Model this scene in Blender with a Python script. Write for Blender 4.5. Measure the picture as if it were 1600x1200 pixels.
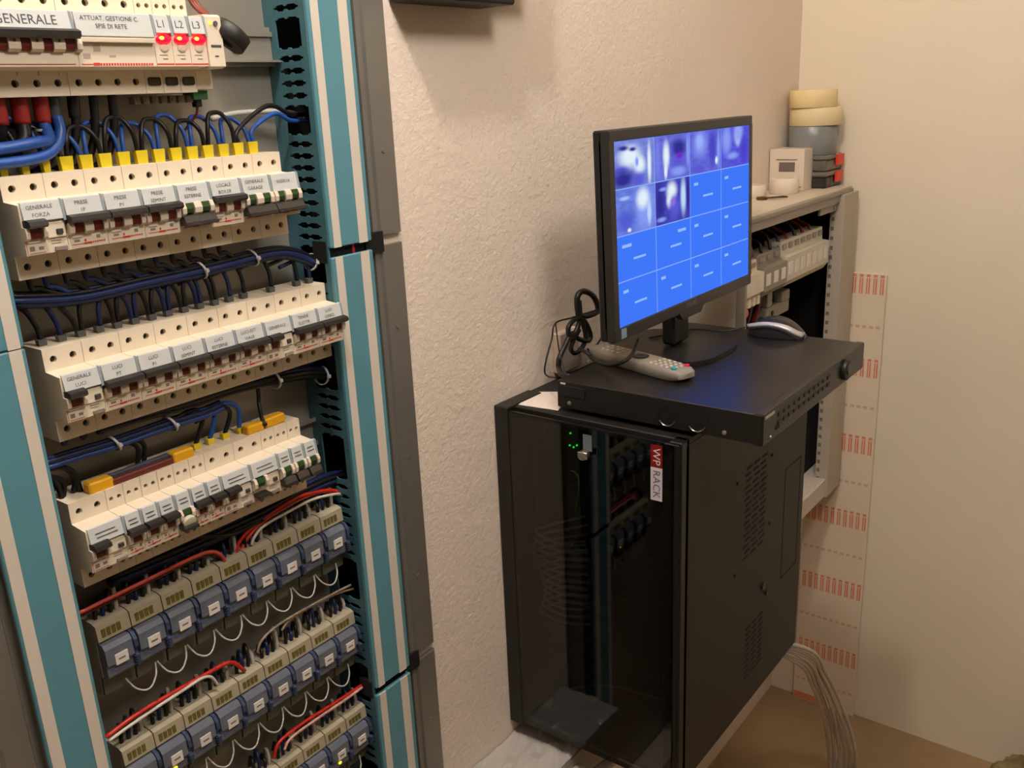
import bpy, bmesh, math, random
from mathutils import Vector, Matrix
random.seed(7)
for o in list(bpy.data.objects): bpy.data.objects.remove(o)
scene = bpy.context.scene
COL = scene.collection

# ------------------------------------------------------------------ camera
U = 0.815                         # metres per room unit (the room beyond the board is laid out in room units)
ZC = 1.905*U                      # height of the camera above the floor
FPX = 1439.8                     # focal length in pixels of a 1600 px wide frame
ROT = ((0.6034692, 0.26259062, -0.75290842), (-0.79616461, 0.14617847, -0.58715737), (-0.04412302, 0.95377042, 0.29727956))
cam = bpy.data.objects.new('camera', bpy.data.cameras.new('camera'))
COL.objects.link(cam)
cam.data.sensor_width = 36.0
cam.data.lens = 36.0 * FPX / 1600.0
cam.data.clip_start = 0.02
cam.matrix_world = Matrix.Translation((0, 0, ZC)) @ Matrix(ROT).to_4x4()
scene.camera = cam

# ------------------------------------------------------------------ light and exposure
w = bpy.data.worlds.new('world'); scene.world = w; w.use_nodes = True
w.node_tree.nodes['Background'].inputs[0].default_value = (1.0, 0.86, 0.7, 1)
w.node_tree.nodes['Background'].inputs[1].default_value = 0.0
LAMP = Vector((0.30, 0.34, 2.60))
LAMP_R = 0.055
LAMP_E = 360.0
SOFT = Vector((0.58, -0.06, 2.20))     # centre of the big soft lamp added out of view
SOFT_R = 0.13
SOFT_E = 40.0
scene.view_settings.view_transform = 'Standard'
scene.view_settings.look = 'None'
scene.view_settings.gamma = 1.0
scene.view_settings.use_curve_mapping = False
scene.view_settings.exposure = -0.16

# ------------------------------------------------------------------ materials
def lin(c):
    return tuple(((v/255)/12.92 if v/255 <= .04045 else ((v/255+.055)/1.055)**2.4) for v in c)
MATS = {}
def mat(name, rgb, rough=.5, metal=0.0, noise=0.0, nscale=40.0, bump=0.0, bscale=80.0, emit=0.0, trans=0.0, alpha=1.0, spec=.5, ior=1.45):
    if name in MATS: return MATS[name]
    m = bpy.data.materials.new(name); m.use_nodes = True
    nt = m.node_tree; b = nt.nodes['Principled BSDF']
    c = lin(rgb) + (1,)
    b.inputs['Base Color'].default_value = c
    b.inputs['Roughness'].default_value = rough
    b.inputs['Metallic'].default_value = metal
    b.inputs['Specular IOR Level'].default_value = spec
    b.inputs['IOR'].default_value = ior
    if trans: b.inputs['Transmission Weight'].default_value = trans
    if alpha < 1: b.inputs['Alpha'].default_value = alpha
    if emit:
        b.inputs['Emission Color'].default_value = c
        b.inputs['Emission Strength'].default_value = emit
    if noise or bump:
        tc = nt.nodes.new('ShaderNodeTexCoord')
    if noise:
        n = nt.nodes.new('ShaderNodeTexNoise'); n.inputs['Scale'].default_value = nscale; n.inputs['Detail'].default_value = 6
        nt.links.new(tc.outputs['Object'], n.inputs['Vector'])
        r = nt.nodes.new('ShaderNodeValToRGB')
        r.color_ramp.elements[0].position = .3; r.color_ramp.elements[1].position = .7
        r.color_ramp.elements[0].color = tuple(v*(1-noise) for v in c[:3]) + (1,)
        r.color_ramp.elements[1].color = tuple(min(1, v*(1+noise)) for v in c[:3]) + (1,)
        nt.links.new(n.outputs['Fac'], r.inputs['Fac']); nt.links.new(r.outputs['Color'], b.inputs['Base Color'])
    if bump:
        n2 = nt.nodes.new('ShaderNodeTexNoise'); n2.inputs['Scale'].default_value = bscale; n2.inputs['Detail'].default_value = 5; n2.inputs['Roughness'].default_value = .6
        nt.links.new(tc.outputs['Object'], n2.inputs['Vector'])
        bp = nt.nodes.new('ShaderNodeBump'); bp.inputs['Strength'].default_value = bump; bp.inputs['Distance'].default_value = .004
        nt.links.new(n2.outputs['Fac'], bp.inputs['Height']); nt.links.new(bp.outputs['Normal'], b.inputs['Normal'])
    MATS[name] = m
    return m

PLASTER = mat('stucco_plaster', (232, 216, 198), .9, noise=.03, nscale=3, bump=.5, bscale=130)
PLASTER2 = mat('smooth_plaster', (232, 220, 196), .9, noise=.04, nscale=2.5, bump=.12, bscale=60)
WALL_DARK = mat('dark_unseen_wall', (112, 106, 98), .9, noise=.08, nscale=5, bump=.3)  # unseen walls, toned dark to cut bounced light
CEIL = mat('ceiling_paint', (236, 228, 214), .9, bump=.1)
FLOORM = mat('floor_cement', (158, 132, 98), .8, noise=.18, nscale=6, bump=.2, bscale=50)
TEAL = mat('teal_paint', (88, 140, 152), .45, noise=.05, nscale=20)
TEALD = mat('teal_duct_plastic', (62, 104, 116), .5, noise=.06, nscale=30)
STRIPE = mat('white_stripe_paint', (214, 204, 188), .5)
GALV = mat('galvanised_plate', (166, 160, 146), .42, metal=.55, noise=.10, nscale=7)
GALVD = mat('grey_steel_profile', (140, 136, 128), .45, metal=.6, noise=.06, nscale=12)
BLACK = mat('black_plastic', (22, 21, 20), .45)
BLACKM = mat('black_matt', (14, 13, 12), .8)
CREAM = mat('cream_breaker_plastic', (226, 212, 188), .42, noise=.02, nscale=60)
CREAM2 = mat('cream_rib_plastic', (214, 200, 178), .4)
LABELM = mat('grey_blue_label_strip', (200, 202, 198), .3)
LABELG = mat('clear_grey_holder', (140, 150, 156), .2)
INK = mat('dark_print', (70, 72, 76), .7)
INKR = mat('red_print', (208, 60, 44), .6)
INKG = mat('grey_print', (140, 126, 112), .7)
LEVER = mat('black_lever', (36, 33, 30), .35)
LEVERG = mat('grey_lever', (62, 58, 52), .35)
REDW = mat('red_window', (104, 34, 24), .4)
GREENW = mat('green_window', (38, 62, 26), .35)
GREYB = mat('grey_test_block', (140, 130, 118), .5)
SCREW = mat('dark_screw', (70, 58, 42), .5, metal=.5)
WBLACK = mat('black_wire', (20, 18, 17), .4)
WBLUE = mat('blue_wire', (38, 80, 154), .38)
WNAVY = mat('navy_wire', (22, 34, 72), .4)
WRED = mat('red_wire', (196, 42, 24), .4)
WBROWN = mat('brown_wire', (110, 48, 30), .45)
WWHITE = mat('white_wire', (206, 198, 184), .45)
WTAN = mat('tan_wire', (150, 132, 112), .45)
SLRED = mat('red_sleeve', (150, 34, 28), .5)
SLGREY = mat('grey_sleeve', (62, 66, 66), .5)
FERY = mat('yellow_ferrule', (222, 196, 36), .4)
FERG = mat('grey_ferrule', (84, 84, 84), .45)
YCAP = mat('orange_yellow_cap', (238, 176, 26), .45)
TIE = mat('white_nylon_tie', (200, 200, 196), .4)
RELSOCK = mat('beige_relay_socket', (168, 158, 134), .5, noise=.04, nscale=60)
RELSOCKD = mat('green_grey_socket_base', (96, 98, 80), .55)
RELCOV = mat('translucent_blue_cover', (116, 122, 134), .3, noise=.12, nscale=50, trans=.25)
RELCLIP = mat('blue_relay_clip', (60, 70, 100), .35, trans=.1)
STICK = mat('white_sticker', (222, 214, 204), .6)
OLIVE = mat('olive_print', (104, 96, 38), .6)
LEDR = mat('red_lamp_lens', (255, 6, 40), .3, emit=2.2)
LEDRH = mat('red_lamp_core', (255, 190, 60), .3, emit=3.0)
LEDY = mat('yellow_led', (255, 214, 40), .3, emit=3.5)
LEDG = mat('green_led', (40, 255, 70), .3, emit=4.0)
GREENC = mat('green_connector', (48, 98, 52), .5)

# ------------------------------------------------------------------ helpers
def ray(px, py):
    v = Vector(((px-800)/FPX, -(py-600)/FPX, -1.0))
    return Matrix(ROT) @ v
def PY(px, py, y):
    v = ray(px, py); s = y/v.y
    return Vector((v.x*s, y, v.z*s+ZC))
def PX(px, py, x):
    v = ray(px, py); s = x/v.x
    return Vector((x, v.y*s, v.z*s+ZC))
def PZ(px, py, z):
    v = ray(px, py); s = (z-ZC)/v.z
    return Vector((v.x*s, v.y*s, z))

class MB:
    """collects shapes into one bmesh"""
    def __init__(self): self.bm = bmesh.new()
    def box(self, x0, x1, y0, y1, z0, z1, bev=0.0, seg=1, rot=None):
        r = bmesh.ops.create_cube(self.bm, size=1.0); vs = r['verts']
        for v in vs:
            v.co = Vector(((x0+x1)/2 + v.co.x*(x1-x0), (y0+y1)/2 + v.co.y*(y1-y0), (z0+z1)/2 + v.co.z*(z1-z0)))
        if rot: bmesh.ops.transform(self.bm, matrix=rot, verts=vs)
        if bev:
            es = list({e for v in vs for e in v.link_edges})
            bmesh.ops.bevel(self.bm, geom=es, offset=bev, segments=seg, affect='EDGES', profile=.5)
        return self
    def cyl(self, c, axis, r, h, seg=16, r2=None, bev=0):
        r2 = r if r2 is None else r2
        res = bmesh.ops.create_cone(self.bm, cap_ends=True, segments=seg, radius1=r, radius2=r2, depth=h)
        q = Vector((0, 0, 1)).rotation_difference(Vector(axis).normalized())
        bmesh.ops.transform(self.bm, matrix=Matrix.Translation(c) @ q.to_matrix().to_4x4(), verts=res['verts'])
        if bev:
            es = [e for e in {e for v in res['verts'] for e in v.link_edges} if len(e.link_faces) == 2 and any(len(f.verts) > 4 for f in e.link_faces)]
            bmesh.ops.bevel(self.bm, geom=es, offset=bev, segments=2, affect='EDGES', profile=.5)
        return self
    def sphere(self, c, r, sx=1, sy=1, sz=1, u=16, v=10):
        res = bmesh.ops.create_uvsphere(self.bm, u_segments=u, v_segments=v, radius=r)
        for vv in res['verts']: vv.co = Vector((c[0]+vv.co.x*sx, c[1]+vv.co.y*sy, c[2]+vv.co.z*sz))
        return self
    def prism(self, prof, a0, a1, axis='x'):
        """closed outline swept along an axis; prof is (y,z) for x, (x,y) for z, (x,z) for y"""
        def mk(p, a):
            if axis == 'x': return (a, p[0], p[1])
            if axis == 'y': return (p[0], a, p[1])
            return (p[0], p[1], a)
        A = [self.bm.verts.new(mk(p, a0)) for p in prof]; B = [self.bm.verts.new(mk(p, a1)) for p in prof]
        n = len(prof)
        for i in range(n): self.bm.faces.new((A[i], A[(i+1) % n], B[(i+1) % n], B[i]))
        self.bm.faces.new(A[::-1]); self.bm.faces.new(B)
        return self
    def lathe(self, c, prof, seg=32, axis='z'):
        rings = []
        for r, h in prof:
            ring = []
            for i in range(seg):
                a = 2*math.pi*i/seg
                p = (r*math.cos(a), r*math.sin(a), h)
                if axis == 'x': p = (p[2], p[0], p[1])
                if axis == 'y': p = (p[0], p[2], p[1])
                ring.append(self.bm.verts.new((c[0]+p[0], c[1]+p[1], c[2]+p[2])))
            rings.append(ring)
        for a, b in zip(rings, rings[1:]):
            for i in range(seg): self.bm.faces.new((a[i], a[(i+1) % seg], b[(i+1) % seg], b[i]))
        return self
    def tube(self, pts, r, seg=8, smooth=6, caps=True):
        pts = [Vector(p) for p in pts]
        if smooth > 1 and len(pts) > 2:
            q = []
            P = [pts[0]*2-pts[1]] + pts + [pts[-1]*2-pts[-2]]
            for i in range(1, len(P)-2):
                for k in range(smooth):
                    t = k/smooth; a, b, c, d = P[i-1], P[i], P[i+1], P[i+2]
                    q.append(.5*((2*b)+(c-a)*t+(2*a-5*b+4*c-d)*t*t+(3*b-a-3*c+d)*t**3))
            q.append(pts[-1]); pts = q
        rings = []; n = None
        for i, p in enumerate(pts):
            t = (pts[min(i+1, len(pts)-1)] - pts[max(i-1, 0)]).normalized()
            if n is None:
                n = t.orthogonal().normalized()
            else:
                n = (n - t*n.dot(t)).normalized()
            b = t.cross(n)
            rr = r[i*(len(r)-1)//max(1, len(pts)-1)] if isinstance(r, (list, tuple)) else r
            rings.append([self.bm.verts.new(p + (n*math.cos(2*math.pi*k/seg) + b*math.sin(2*math.pi*k/seg))*rr) for k in range(seg)])
        for a, b in zip(rings, rings[1:]):
            for k in range(seg): self.bm.faces.new((a[k], a[(k+1) % seg], b[(k+1) % seg], b[k]))
        if caps: self.bm.faces.new(rings[0][::-1]); self.bm.faces.new(rings[-1])
        return self
    def quad(self, a, b, c, d):
        self.bm.faces.new([self.bm.verts.new(p) for p in (a, b, c, d)]); return self
    def holecell(self, x0, x1, z0, z1, y, cx, cz, r, depth, seg=12):
        """a wall cell facing -y with a round blind hole"""
        bm = self.bm
        per = []; ci = []; cb = []
        hx0, hx1, hz0, hz1 = x0-cx, x1-cx, z0-cz, z1-cz
        for i in range(seg):
            a = 2*math.pi*(i+.5)/seg; dx, dz = math.cos(a), math.sin(a)
            t = min((hx1/dx if dx > 0 else hx0/dx), (hz1/dz if dz > 0 else hz0/dz))
            per.append((dx*t, dz*t))
        corners = [(hx1, hz1), (hx0, hz1), (hx0, hz0), (hx1, hz0)]
        pv = [bm.verts.new((cx+p[0], y, cz+p[1])) for p in per]
        ci = [bm.verts.new((cx+r*math.cos(2*math.pi*(i+.5)/seg), y, cz+r*math.sin(2*math.pi*(i+.5)/seg))) for i in range(seg)]
        cb = [bm.verts.new((v.co.x, y+depth, v.co.z)) for v in ci]
        for i in range(seg):
            j = (i+1) % seg
            f = [ci[i], pv[i]]
            p, q = per[i], per[j]
            same = abs(p[0]-q[0]) < 1e-7 or abs(p[1]-q[1]) < 1e-7
            if not same:
                cn = min(corners, key=lambda c: (c[0]-p[0])**2+(c[1]-p[1])**2+(c[0]-q[0])**2+(c[1]-q[1])**2)
                f.append(bm.verts.new((cx+cn[0], y, cz+cn[1])))
            f += [pv[j], ci[j]]
            bm.faces.new(f)
            bm.faces.new((ci[j], cb[j], cb[i], ci[i]))
        bm.faces.new(cb)
        return self
    def mesh(self, name, m, smooth=False):
        bmesh.ops.recalc_face_normals(self.bm, faces=self.bm.faces)
        me = bpy.data.meshes.new(name); self.bm.to_mesh(me); self.bm.free()
        if m: me.materials.append(m)
        if smooth:
            for p in me.polygons: p.use_smooth = True
        return me

def shade_auto(me, ang=40):
    for p in me.polygons: p.use_smooth = True
    try: me.set_sharp_from_angle(angle=math.radians(ang))
    except Exception: pass
    return me
UNIT = 1.0
def obj(name, me, parent=None, loc=None, rot=None):
    o = bpy.data.objects.new(name, me); COL.objects.link(o)
    if parent is not None: o.parent = parent
    k = UNIT if parent is None else 1.0
    if loc is not None: o.location = Vector(loc)*k
    if rot is not None: o.rotation_euler = rot
    if k != 1.0: o.scale = (k, k, k)
    return o
def tag(o, label, cat, group=None):
    o['label'] = label; o['category'] = cat
    if group: o['group'] = group
    return o
def thing(name, label, cat, loc=(0, 0, 0), rot=(0, 0, 0), group=None):
    o = bpy.data.objects.new(name, None); COL.objects.link(o)
    o.location = Vector(loc)*UNIT; o.rotation_euler = rot; o.empty_display_size = .02
    if UNIT != 1.0: o.scale = (UNIT, UNIT, UNIT)
    return tag(o, label, cat, group)
def struct(o): o['kind'] = 'structure'; return o
def stuff(o): o['kind'] = 'stuff'; return o
CACHE = {}
def cached(key, fn):
    if key not in CACHE: CACHE[key] = fn()
    return CACHE[key]
def box(name, x0, x1, y0, y1, z0, z1, m, parent=None, bev=0, loc=None, seg=1):
    return obj(name, MB().box(x0, x1, y0, y1, z0, z1, bev, seg).mesh(name, m), parent, loc)
def text_mesh(s, size, m, squeeze=1.0):
    key = ('txt', s, size, m.name, squeeze)
    if key in CACHE: return CACHE[key]
    cu = bpy.data.curves.new('lettering', 'FONT'); cu.body = s; cu.size = size
    cu.align_x = 'CENTER'; cu.align_y = 'CENTER'; cu.resolution_u = 2; cu.space_line = .85
    o = bpy.data.objects.new('tmp_text', cu); COL.objects.link(o)
    me = bpy.data.meshes.new_from_object(o)
    bpy.data.objects.remove(o)
    me.materials.clear(); me.materials.append(m)
    for v in me.vertices: v.co = Vector((v.co.x*squeeze, 0, v.co.y))    # stands upright, faces -y
    CACHE[key] = me
    return me

# ------------------------------------------------------------------ the room
YW, XR, XL, YF, HC = 0.967*U, 2.566*U, -1.5, -1.3, 2.72
def slab(name, x0, x1, y0, y1, z0, z1, m): return struct(box(name, x0, x1, y0, y1, z0, z1, m))
slab('floor', XL-.1, XR+.1, YF-.1, YW+.25, -.1, 0, FLOORM)
slab('ceiling', XL-.1, XR+.1, YF-.1, YW+.25, HC, HC+.1, CEIL)
NX0, NX1, NZ0, NZ1 = .262, .772, .16, 2.10          # niche for the recessed distribution board
struct(obj('wall_back', MB().box(XL-.1, NX0, YW, YW+.2, 0, HC).box(NX1, XR+.1, YW, YW+.2, 0, HC).box(NX0, NX1, YW, YW+.2, 0, NZ0).box(NX0, NX1, YW, YW+.2, NZ1, HC).mesh('wall_back', PLASTER)))
slab('wall_right', XR, XR+.1, YF-.1, YW, 0, HC, PLASTER2)
slab('wall_left', XL-.1, XL, YF-.1, YW, 0, HC, WALL_DARK)
slab('wall_front', XL, XR, YF-.1, YF, 0, HC, WALL_DARK)

# ceiling lamp: bare opal globe on a short stem
lamp = thing('ceiling_lamp', 'round opal glass globe lamp on a short stem under the ceiling', 'lamp', (LAMP.x, LAMP.y, HC))
gl = mat('lit_opal_glass', (255, 246, 240), .4, emit=LAMP_E)
obj('canopy', shade_auto(MB().cyl((0, 0, -.012), (0, 0, 1), .045, .022, 24).mesh('canopy', mat('lamp_white', (225, 220, 210), .4))), lamp)
obj('stem', MB().cyl((0, 0, (LAMP.z-HC+LAMP_R-.02)/2), (0, 0, 1), .008, HC-LAMP.z-LAMP_R+.02, 12).mesh('stem', mat('lamp_white', (225, 220, 210))), lamp)
obj('globe', MB().sphere((0, 0, LAMP.z-HC), LAMP_R, u=24, v=16).mesh('globe', gl, True), lamp)

pn = thing('added_soft_lamp', 'big opal globe lamp on a rod, unseen and added for soft light', 'lamp', (SOFT.x, SOFT.y, HC))  # unseen lamp, added for soft light that falls off down the walls
obj('globe', MB().sphere((0, 0, SOFT.z-HC), SOFT_R, u=32, v=20).mesh('globe', mat('soft_lamp_glow', (255, 246, 240), .5, emit=SOFT_E), True), pn)
obj('rod', MB().cyl((0, 0, (SOFT.z-HC+SOFT_R-.01)/2), (0, 0, 1), .008, HC-SOFT.z-SOFT_R+.01, 12).mesh('rod', mat('lamp_white', (225, 220, 210), .4)), pn)
obj('canopy', shade_auto(MB().cyl((0, 0, -.012), (0, 0, 1), .05, .024, 24).mesh('canopy', mat('lamp_white', (225, 220, 210), .4))), pn)

# ------------------------------------------------------------------ distribution board frame
YT = 0.7873                       # plane of the terminal screws
YCOL = 0.772                      # front of the striped columns
YB = 0.842                        # back plate
board = thing('distribution_board', 'open electrical distribution board with teal columns striped in white', 'switchboard', (0.5, YW, 0.0))
BL = Vector((0.5, YW, 0.0))
def bpart(name, mb, m, auto=False, parent=None):
    me = mb.mesh(name, m)
    me.transform(Matrix.Translation(-BL))
    if auto: shade_auto(me)
    return obj(name, me, parent or board)
GAPS = [(NZ1+.01, ZC-.150), (ZC-.1605, ZC-.7145), (ZC-.725, NZ0-.01)]   # cover sections, one above the other
bpart('back_plate', MB().box(.30, .74, YB, YB+.003, NZ0+.01, NZ1-.01), GALV)
bpart('back_box', MB().box(NX0+.002, NX1-.002, YB+.010, YB+.012, NZ0+.002, NZ1-.002).box(NX0+.002, NX0+.004, YW-.004, YB+.010, NZ0+.002, NZ1-.002).box(NX1-.004, NX1-.002, YW-.004, YB+.010, NZ0+.002, NZ1-.002), mat('dark_steel_box', (46, 48, 46), .5, metal=.4))
# right column: hollow slotted duct with a striped front
XC0, XC1 = .6795, .742
for k, (zt, zb) in enumerate(GAPS):
    fr = bpart('column_front', MB().box(XC0, XC1, YCOL, YCOL+.006, zb, zt, .0012), TEAL)
    bpart('stripe', MB().box(.6838, .6945, YCOL-.0005, YCOL+.001, zb, zt), STRIPE, parent=fr)
    bpart('stripe', MB().box(.7217, .7350, YCOL-.0005, YCOL+.001, zb, zt), STRIPE, parent=fr)
    bpart('column_side', MB().box(XC1-.003, XC1, YCOL+.006, YB, zb, zt), TEAL)
    prof = [(.7555, YW-.0005), (.7565, .7840), (.7640, .7840), (.7660, .7805), (.7985, .7805), (.8016, .7838), (.8016, YW-.0005)]
    post = bpart('steel_profile', MB().prism(prof, zb+.002, zt, 'z'), GALVD)
    z = zt - .10
    while z > zb + .05:
        bpart('rivet', MB().cyl((.7795, .7800, z), (0, 1, 0), .0024, .0016, 10), GALVD, parent=post)
        z -= .17
    # left column, the same section mirrored and one solid
    if k < 1: ztl = zt; zbl = ZC-.1795
    elif k == 1: ztl = ZC-.1805; zbl = zb
    else: ztl, zbl = zt, zb
    fr = bpart('column_front', MB().box(.2845, .3385, YCOL, YCOL+.006, zbl, ztl, .0012), TEAL)
    bpart('stripe', MB().box(.2868, .2975, YCOL-.0005, YCOL+.001, zbl, ztl), STRIPE, parent=fr)
    bpart('stripe', MB().box(.3245, .3350, YCOL-.0005, YCOL+.001, zbl, ztl), STRIPE, parent=fr)
    bpart('column_side', MB().box(.3355, .3385, YCOL+.006, YCOL+.010, zbl, ztl), TEAL)
    bpart('steel_profile', MB().prism([(.2865, YW-.0005), (.2855, .7840), (.2785, .7840), (.2765, .7805), (.2535, .7805), (.2505, .7838), (.2505, YW-.0005)], zbl+.002, ztl, 'z'), GALVD)
for zg in (ZC-.155, ZC-.720):     # black joint brackets in the gaps
    bpart('joint_bracket', MB().box(.679, .768, YCOL+.008, YCOL+.030, zg-.012, zg+.012), BLACKM)
bpart('joint_mark', MB().box(.7165, .7205, YCOL+.0070, YCOL+.0080, ZC-.161, ZC-.149), mat('red_joint_mark', (190, 40, 26), .5))
bpart('duct_shade_sheet', MB().box(XC0+.004, XC1-.0035, YB-.004, YB-.0005, NZ0+.01, NZ1-.01).box(XC1-.006, XC1-.0035, YCOL+.008, YB-.004, NZ0+.01, NZ1-.01), BLACKM)  # black sheets stand in for the shade inside the duct openings
# duct fingers on the left flank of the right column
FY0, FY1 = YCOL+.012, .836
bpart('duct_front_rail', MB().box(XC0, XC0+.002, YCOL+.005, FY0+.001, NZ0+.01, NZ1-.01), TEALD)
bpart('duct_back_rail', MB().box(XC0, XC0+.002, FY1-.012, YB, NZ0+.01, NZ1-.01), TEALD)
def finger():
    h = .0125/2
    mb = MB()
    y0, y1 = FY0, FY1-.011
    L = y1-y0
    up = [(0, .0052), (.10, .0052), (.16, .0034), (.42, .0030), (.50, .0048), (.56, .0048), (.62, .0028), (.84, .0034), (.90, .0052), (1, .0052)]
    prof = [(y0+L*a, b) for a, b in up] + [(y0+L*a, -b) for a, b in up[::-1]]
    return mb.prism(prof, XC0+.0002, XC0+.0018, 'x').mesh('finger', TEALD)
openings = [(ZC+.078, .012), (ZC-.012, .012), (ZC-.170, .018), (ZC-.288, .022), (ZC-.405, .026), (ZC-.565, .022), (ZC-.715, .024), (ZC-.86, .02)]
z = NZ1-.03
while z > ZC-1.05:
    if not any(abs(z-a) < b for a, b in openings):
        f = obj('finger', cached('finger', finger), board, (-BL.x, -BL.y, z))
    z -= .0125
# DIN rails
ZA, ZB_, ZC_, ZD, ZE, ZF, ZG = ZC+.0595, ZC-.0857, ZC-.231, ZC-.3736, ZC-.5025, ZC-.6450, ZC-.7851
for zr in (ZA, ZB_, ZC_, ZD, ZE, ZF, ZG):
    bpart('mounting_rail', MB().prism([(.831, zr-.0175), (.831, zr-.0125), (.8385, zr-.0125), (.8385, zr+.0125), (.831, zr+.0125), (.831, zr+.0175), (.832, zr+.0175), (.832, zr+.0135), (YB, zr+.0135), (YB, zr-.0135), (.832, zr-.0135), (.832, zr-.0175)], .345, .683, 'x'), GALV)
# plate with ledge and screw behind the top row
pl = bpart('ledge_plate', MB().box(.600, .679, .8335, .835, ZA-.012, ZA+.022).box(.600, .679, .820, .835, ZA-.0135, ZA-.0115), GALV)
bpart('screw', MB().cyl((.632, .8325, ZA+.001), (0, 1, 0), .005, .002, 16).cyl((.632, .8312, ZA+.001), (0, 1, 0), .0022, .002, 8), SCREW, parent=pl)

# ------------------------------------------------------------------ rail devices (breakers)
MW = .0178
def body_mesh(n, pairs=False, nose=True):
    """stepped breaker housing, n modules wide, centred on x; terminal face at y=0"""
    W = n*MW - .0004
    mb = MB()
    x0, x1 = -W/2, W/2
    zt, zs, dn = .0422, .0222, -.0225
    # side outline, split so that the two terminal faces are left open
    out = [(.042, zt), (0, zt), (0, zs), (dn, zs-.002), (dn, -zs+.002), (0, -zs), (0, -zt), (.042, -zt)]
    bm = mb.bm
    A = [bm.verts.new((x0, y, z)) for y, z in out]; B = [bm.verts.new((x1, y, z)) for y, z in out]
    for i in range(len(out)):
        j = (i+1) % len(out)
        if (i, j) in ((1, 2), (5, 6)): continue
        bm.faces.new((A[i], A[j], B[j], B[i]))
    bm.faces.new(A); bm.faces.new(B[::-1])
    k = 2*n if pairs else n
    cw = W/k
    r = .0021 if pairs else .0031
    for i in range(k):
        a = x0 + i*cw; b = a + cw
        cx = (a+b)/2
        if pairs: cx += .0004 if i % 2 == 0 else -.0004
        for sgn in (1, -1):
            z0, z1 = (zs, zt) if sgn > 0 else (-zt, -zs)
            mb.holecell(a, b, z0, z1, 0, cx, sgn*.032, r, .006)
    return mb.mesh('body', CREAM)
def screw_mesh(r): return MB().cyl((0, .0052, 0), (0, 1, 0), r, .0016, 12).box(-r*.8, r*.8, .0042, .0046, -.0004, .0004).mesh('terminal_screw', SCREW)
def rails_x(n): return [(-n/2 + i + .5)*MW for i in range(n)]
NOSE = -.0225
def base_device(name, label, n, xc, zc, group, pairs=False):
    t = thing(name, label, 'breaker', (xc, YT, zc), group=group)
    obj('body', cached(('body', n, pairs), lambda: body_mesh(n, pairs)), t)
    sm = cached(('screw', pairs), lambda: screw_mesh(.0019 if pairs else .0029))
    W = n*MW-.0004
    if pairs: xs = [(-W/2 + (i+.5)*W/(2*n) + (.0004 if i % 2 == 0 else -.0004)) for i in range(2*n)]
    else: xs = [-W/2 + (i+.5)*W/n for i in range(n)]
    for x in xs:
        for s in (1, -1): obj('terminal_screw', sm, t, (x, 0, s*.032))
    return t
def label_strip(t, n, lines, x=0, size=.0046, dash=False, w=None, lower=.0055):
    W = w or (n*MW-.0036)
    def mk():
        mb = MB()
        mb.prism([(NOSE+.001, .0225), (NOSE-.0008, .0218), (NOSE-.0034, lower), (NOSE-.0014, lower-.0008), (NOSE+.001, lower-.0008)], -W/2, W/2, 'x')
        return mb.mesh('label_strip', LABELM)
    s = obj('label_strip', cached(('label', round(W, 5), lower), mk), t, (x, 0, 0))
    he = cached(('lend',), lambda: MB().prism([(NOSE+.001, .0226), (NOSE-.0012, .0218), (NOSE-.0040, .0050), (NOSE+.001, .0046)], -.0011, .0011, 'x').mesh('holder_end', LABELG))
    obj('holder_end', he, s, (W/2+.0011, 0, 0))
    tilt = math.atan2(.0026, .0163)
    if dash:
        k = cached(('dash', round(W, 4)), lambda: MB().box(-W*.32, W*.28, -.0002, 0, .0012, .0020).box(-W*.30, W*.33, -.0002, 0, -.0026, -.0018).mesh('print_line', INK))
        obj('print_line', k, s, (0, NOSE-.0024, .0142), (-tilt, 0, 0))
    else:
        for i, ln in enumerate([q for q in lines if q]):
            zz = .0175 - i*.0062 if len(lines) > 1 else .0145
            yy = NOSE - .0008 - .0026*(.0218-zz)/.0163 - .0003
            obj('lettering', text_mesh(ln, size, INK, min(1.0, 2.0*W/(len(ln)*size*1.3))), s, (-W*.05, yy, zz), (-tilt, 0, 0))
    return s
def lever_mesh(W, up):
    mb = MB()
    if up: mb.prism([(NOSE+.002, .0075), (NOSE-.0060, .0088), (NOSE-.0115, .0072), (NOSE-.0125, .0040), (NOSE-.0100, .0020), (NOSE-.004, .0030), (NOSE+.002, -.002)], -W/2, W/2, 'x')
    else: mb.prism([(NOSE+.002, -.0110), (NOSE-.0050, -.0118), (NOSE-.0110, -.0120), (NOSE-.0118, -.0142), (NOSE-.0095, -.0152), (NOSE-.004, -.0146), (NOSE+.002, -.0150)], -W/2, W/2, 'x')
    me = mb.mesh('lever', LEVER)
    return me
def grip_mesh(W):
    return MB().prism([(NOSE+.001, -.0028), (NOSE-.0078, -.0068), (NOSE-.0098, -.0118), (NOSE-.005, -.0122), (NOSE+.001, -.0118)], -W/2, W/2, 'x').mesh('lever_grip', LEVERG)
def window_mesh(on):
    if on: return MB().prism([(NOSE+.001, .0035), (NOSE-.0040, .0028), (NOSE-.0042, -.0035), (NOSE-.0030, -.0068), (NOSE+.001, -.0075)], -.0042, .0042, 'x').mesh('pole_window', REDW)
    return MB().prism([(NOSE+.001, .0060), (NOSE-.0050, .0050), (NOSE-.0066, .0005), (NOSE-.0058, -.0035), (NOSE+.001, -.0045)], -.0040, .0040, 'x').mesh('pole_window', GREENW)
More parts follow.
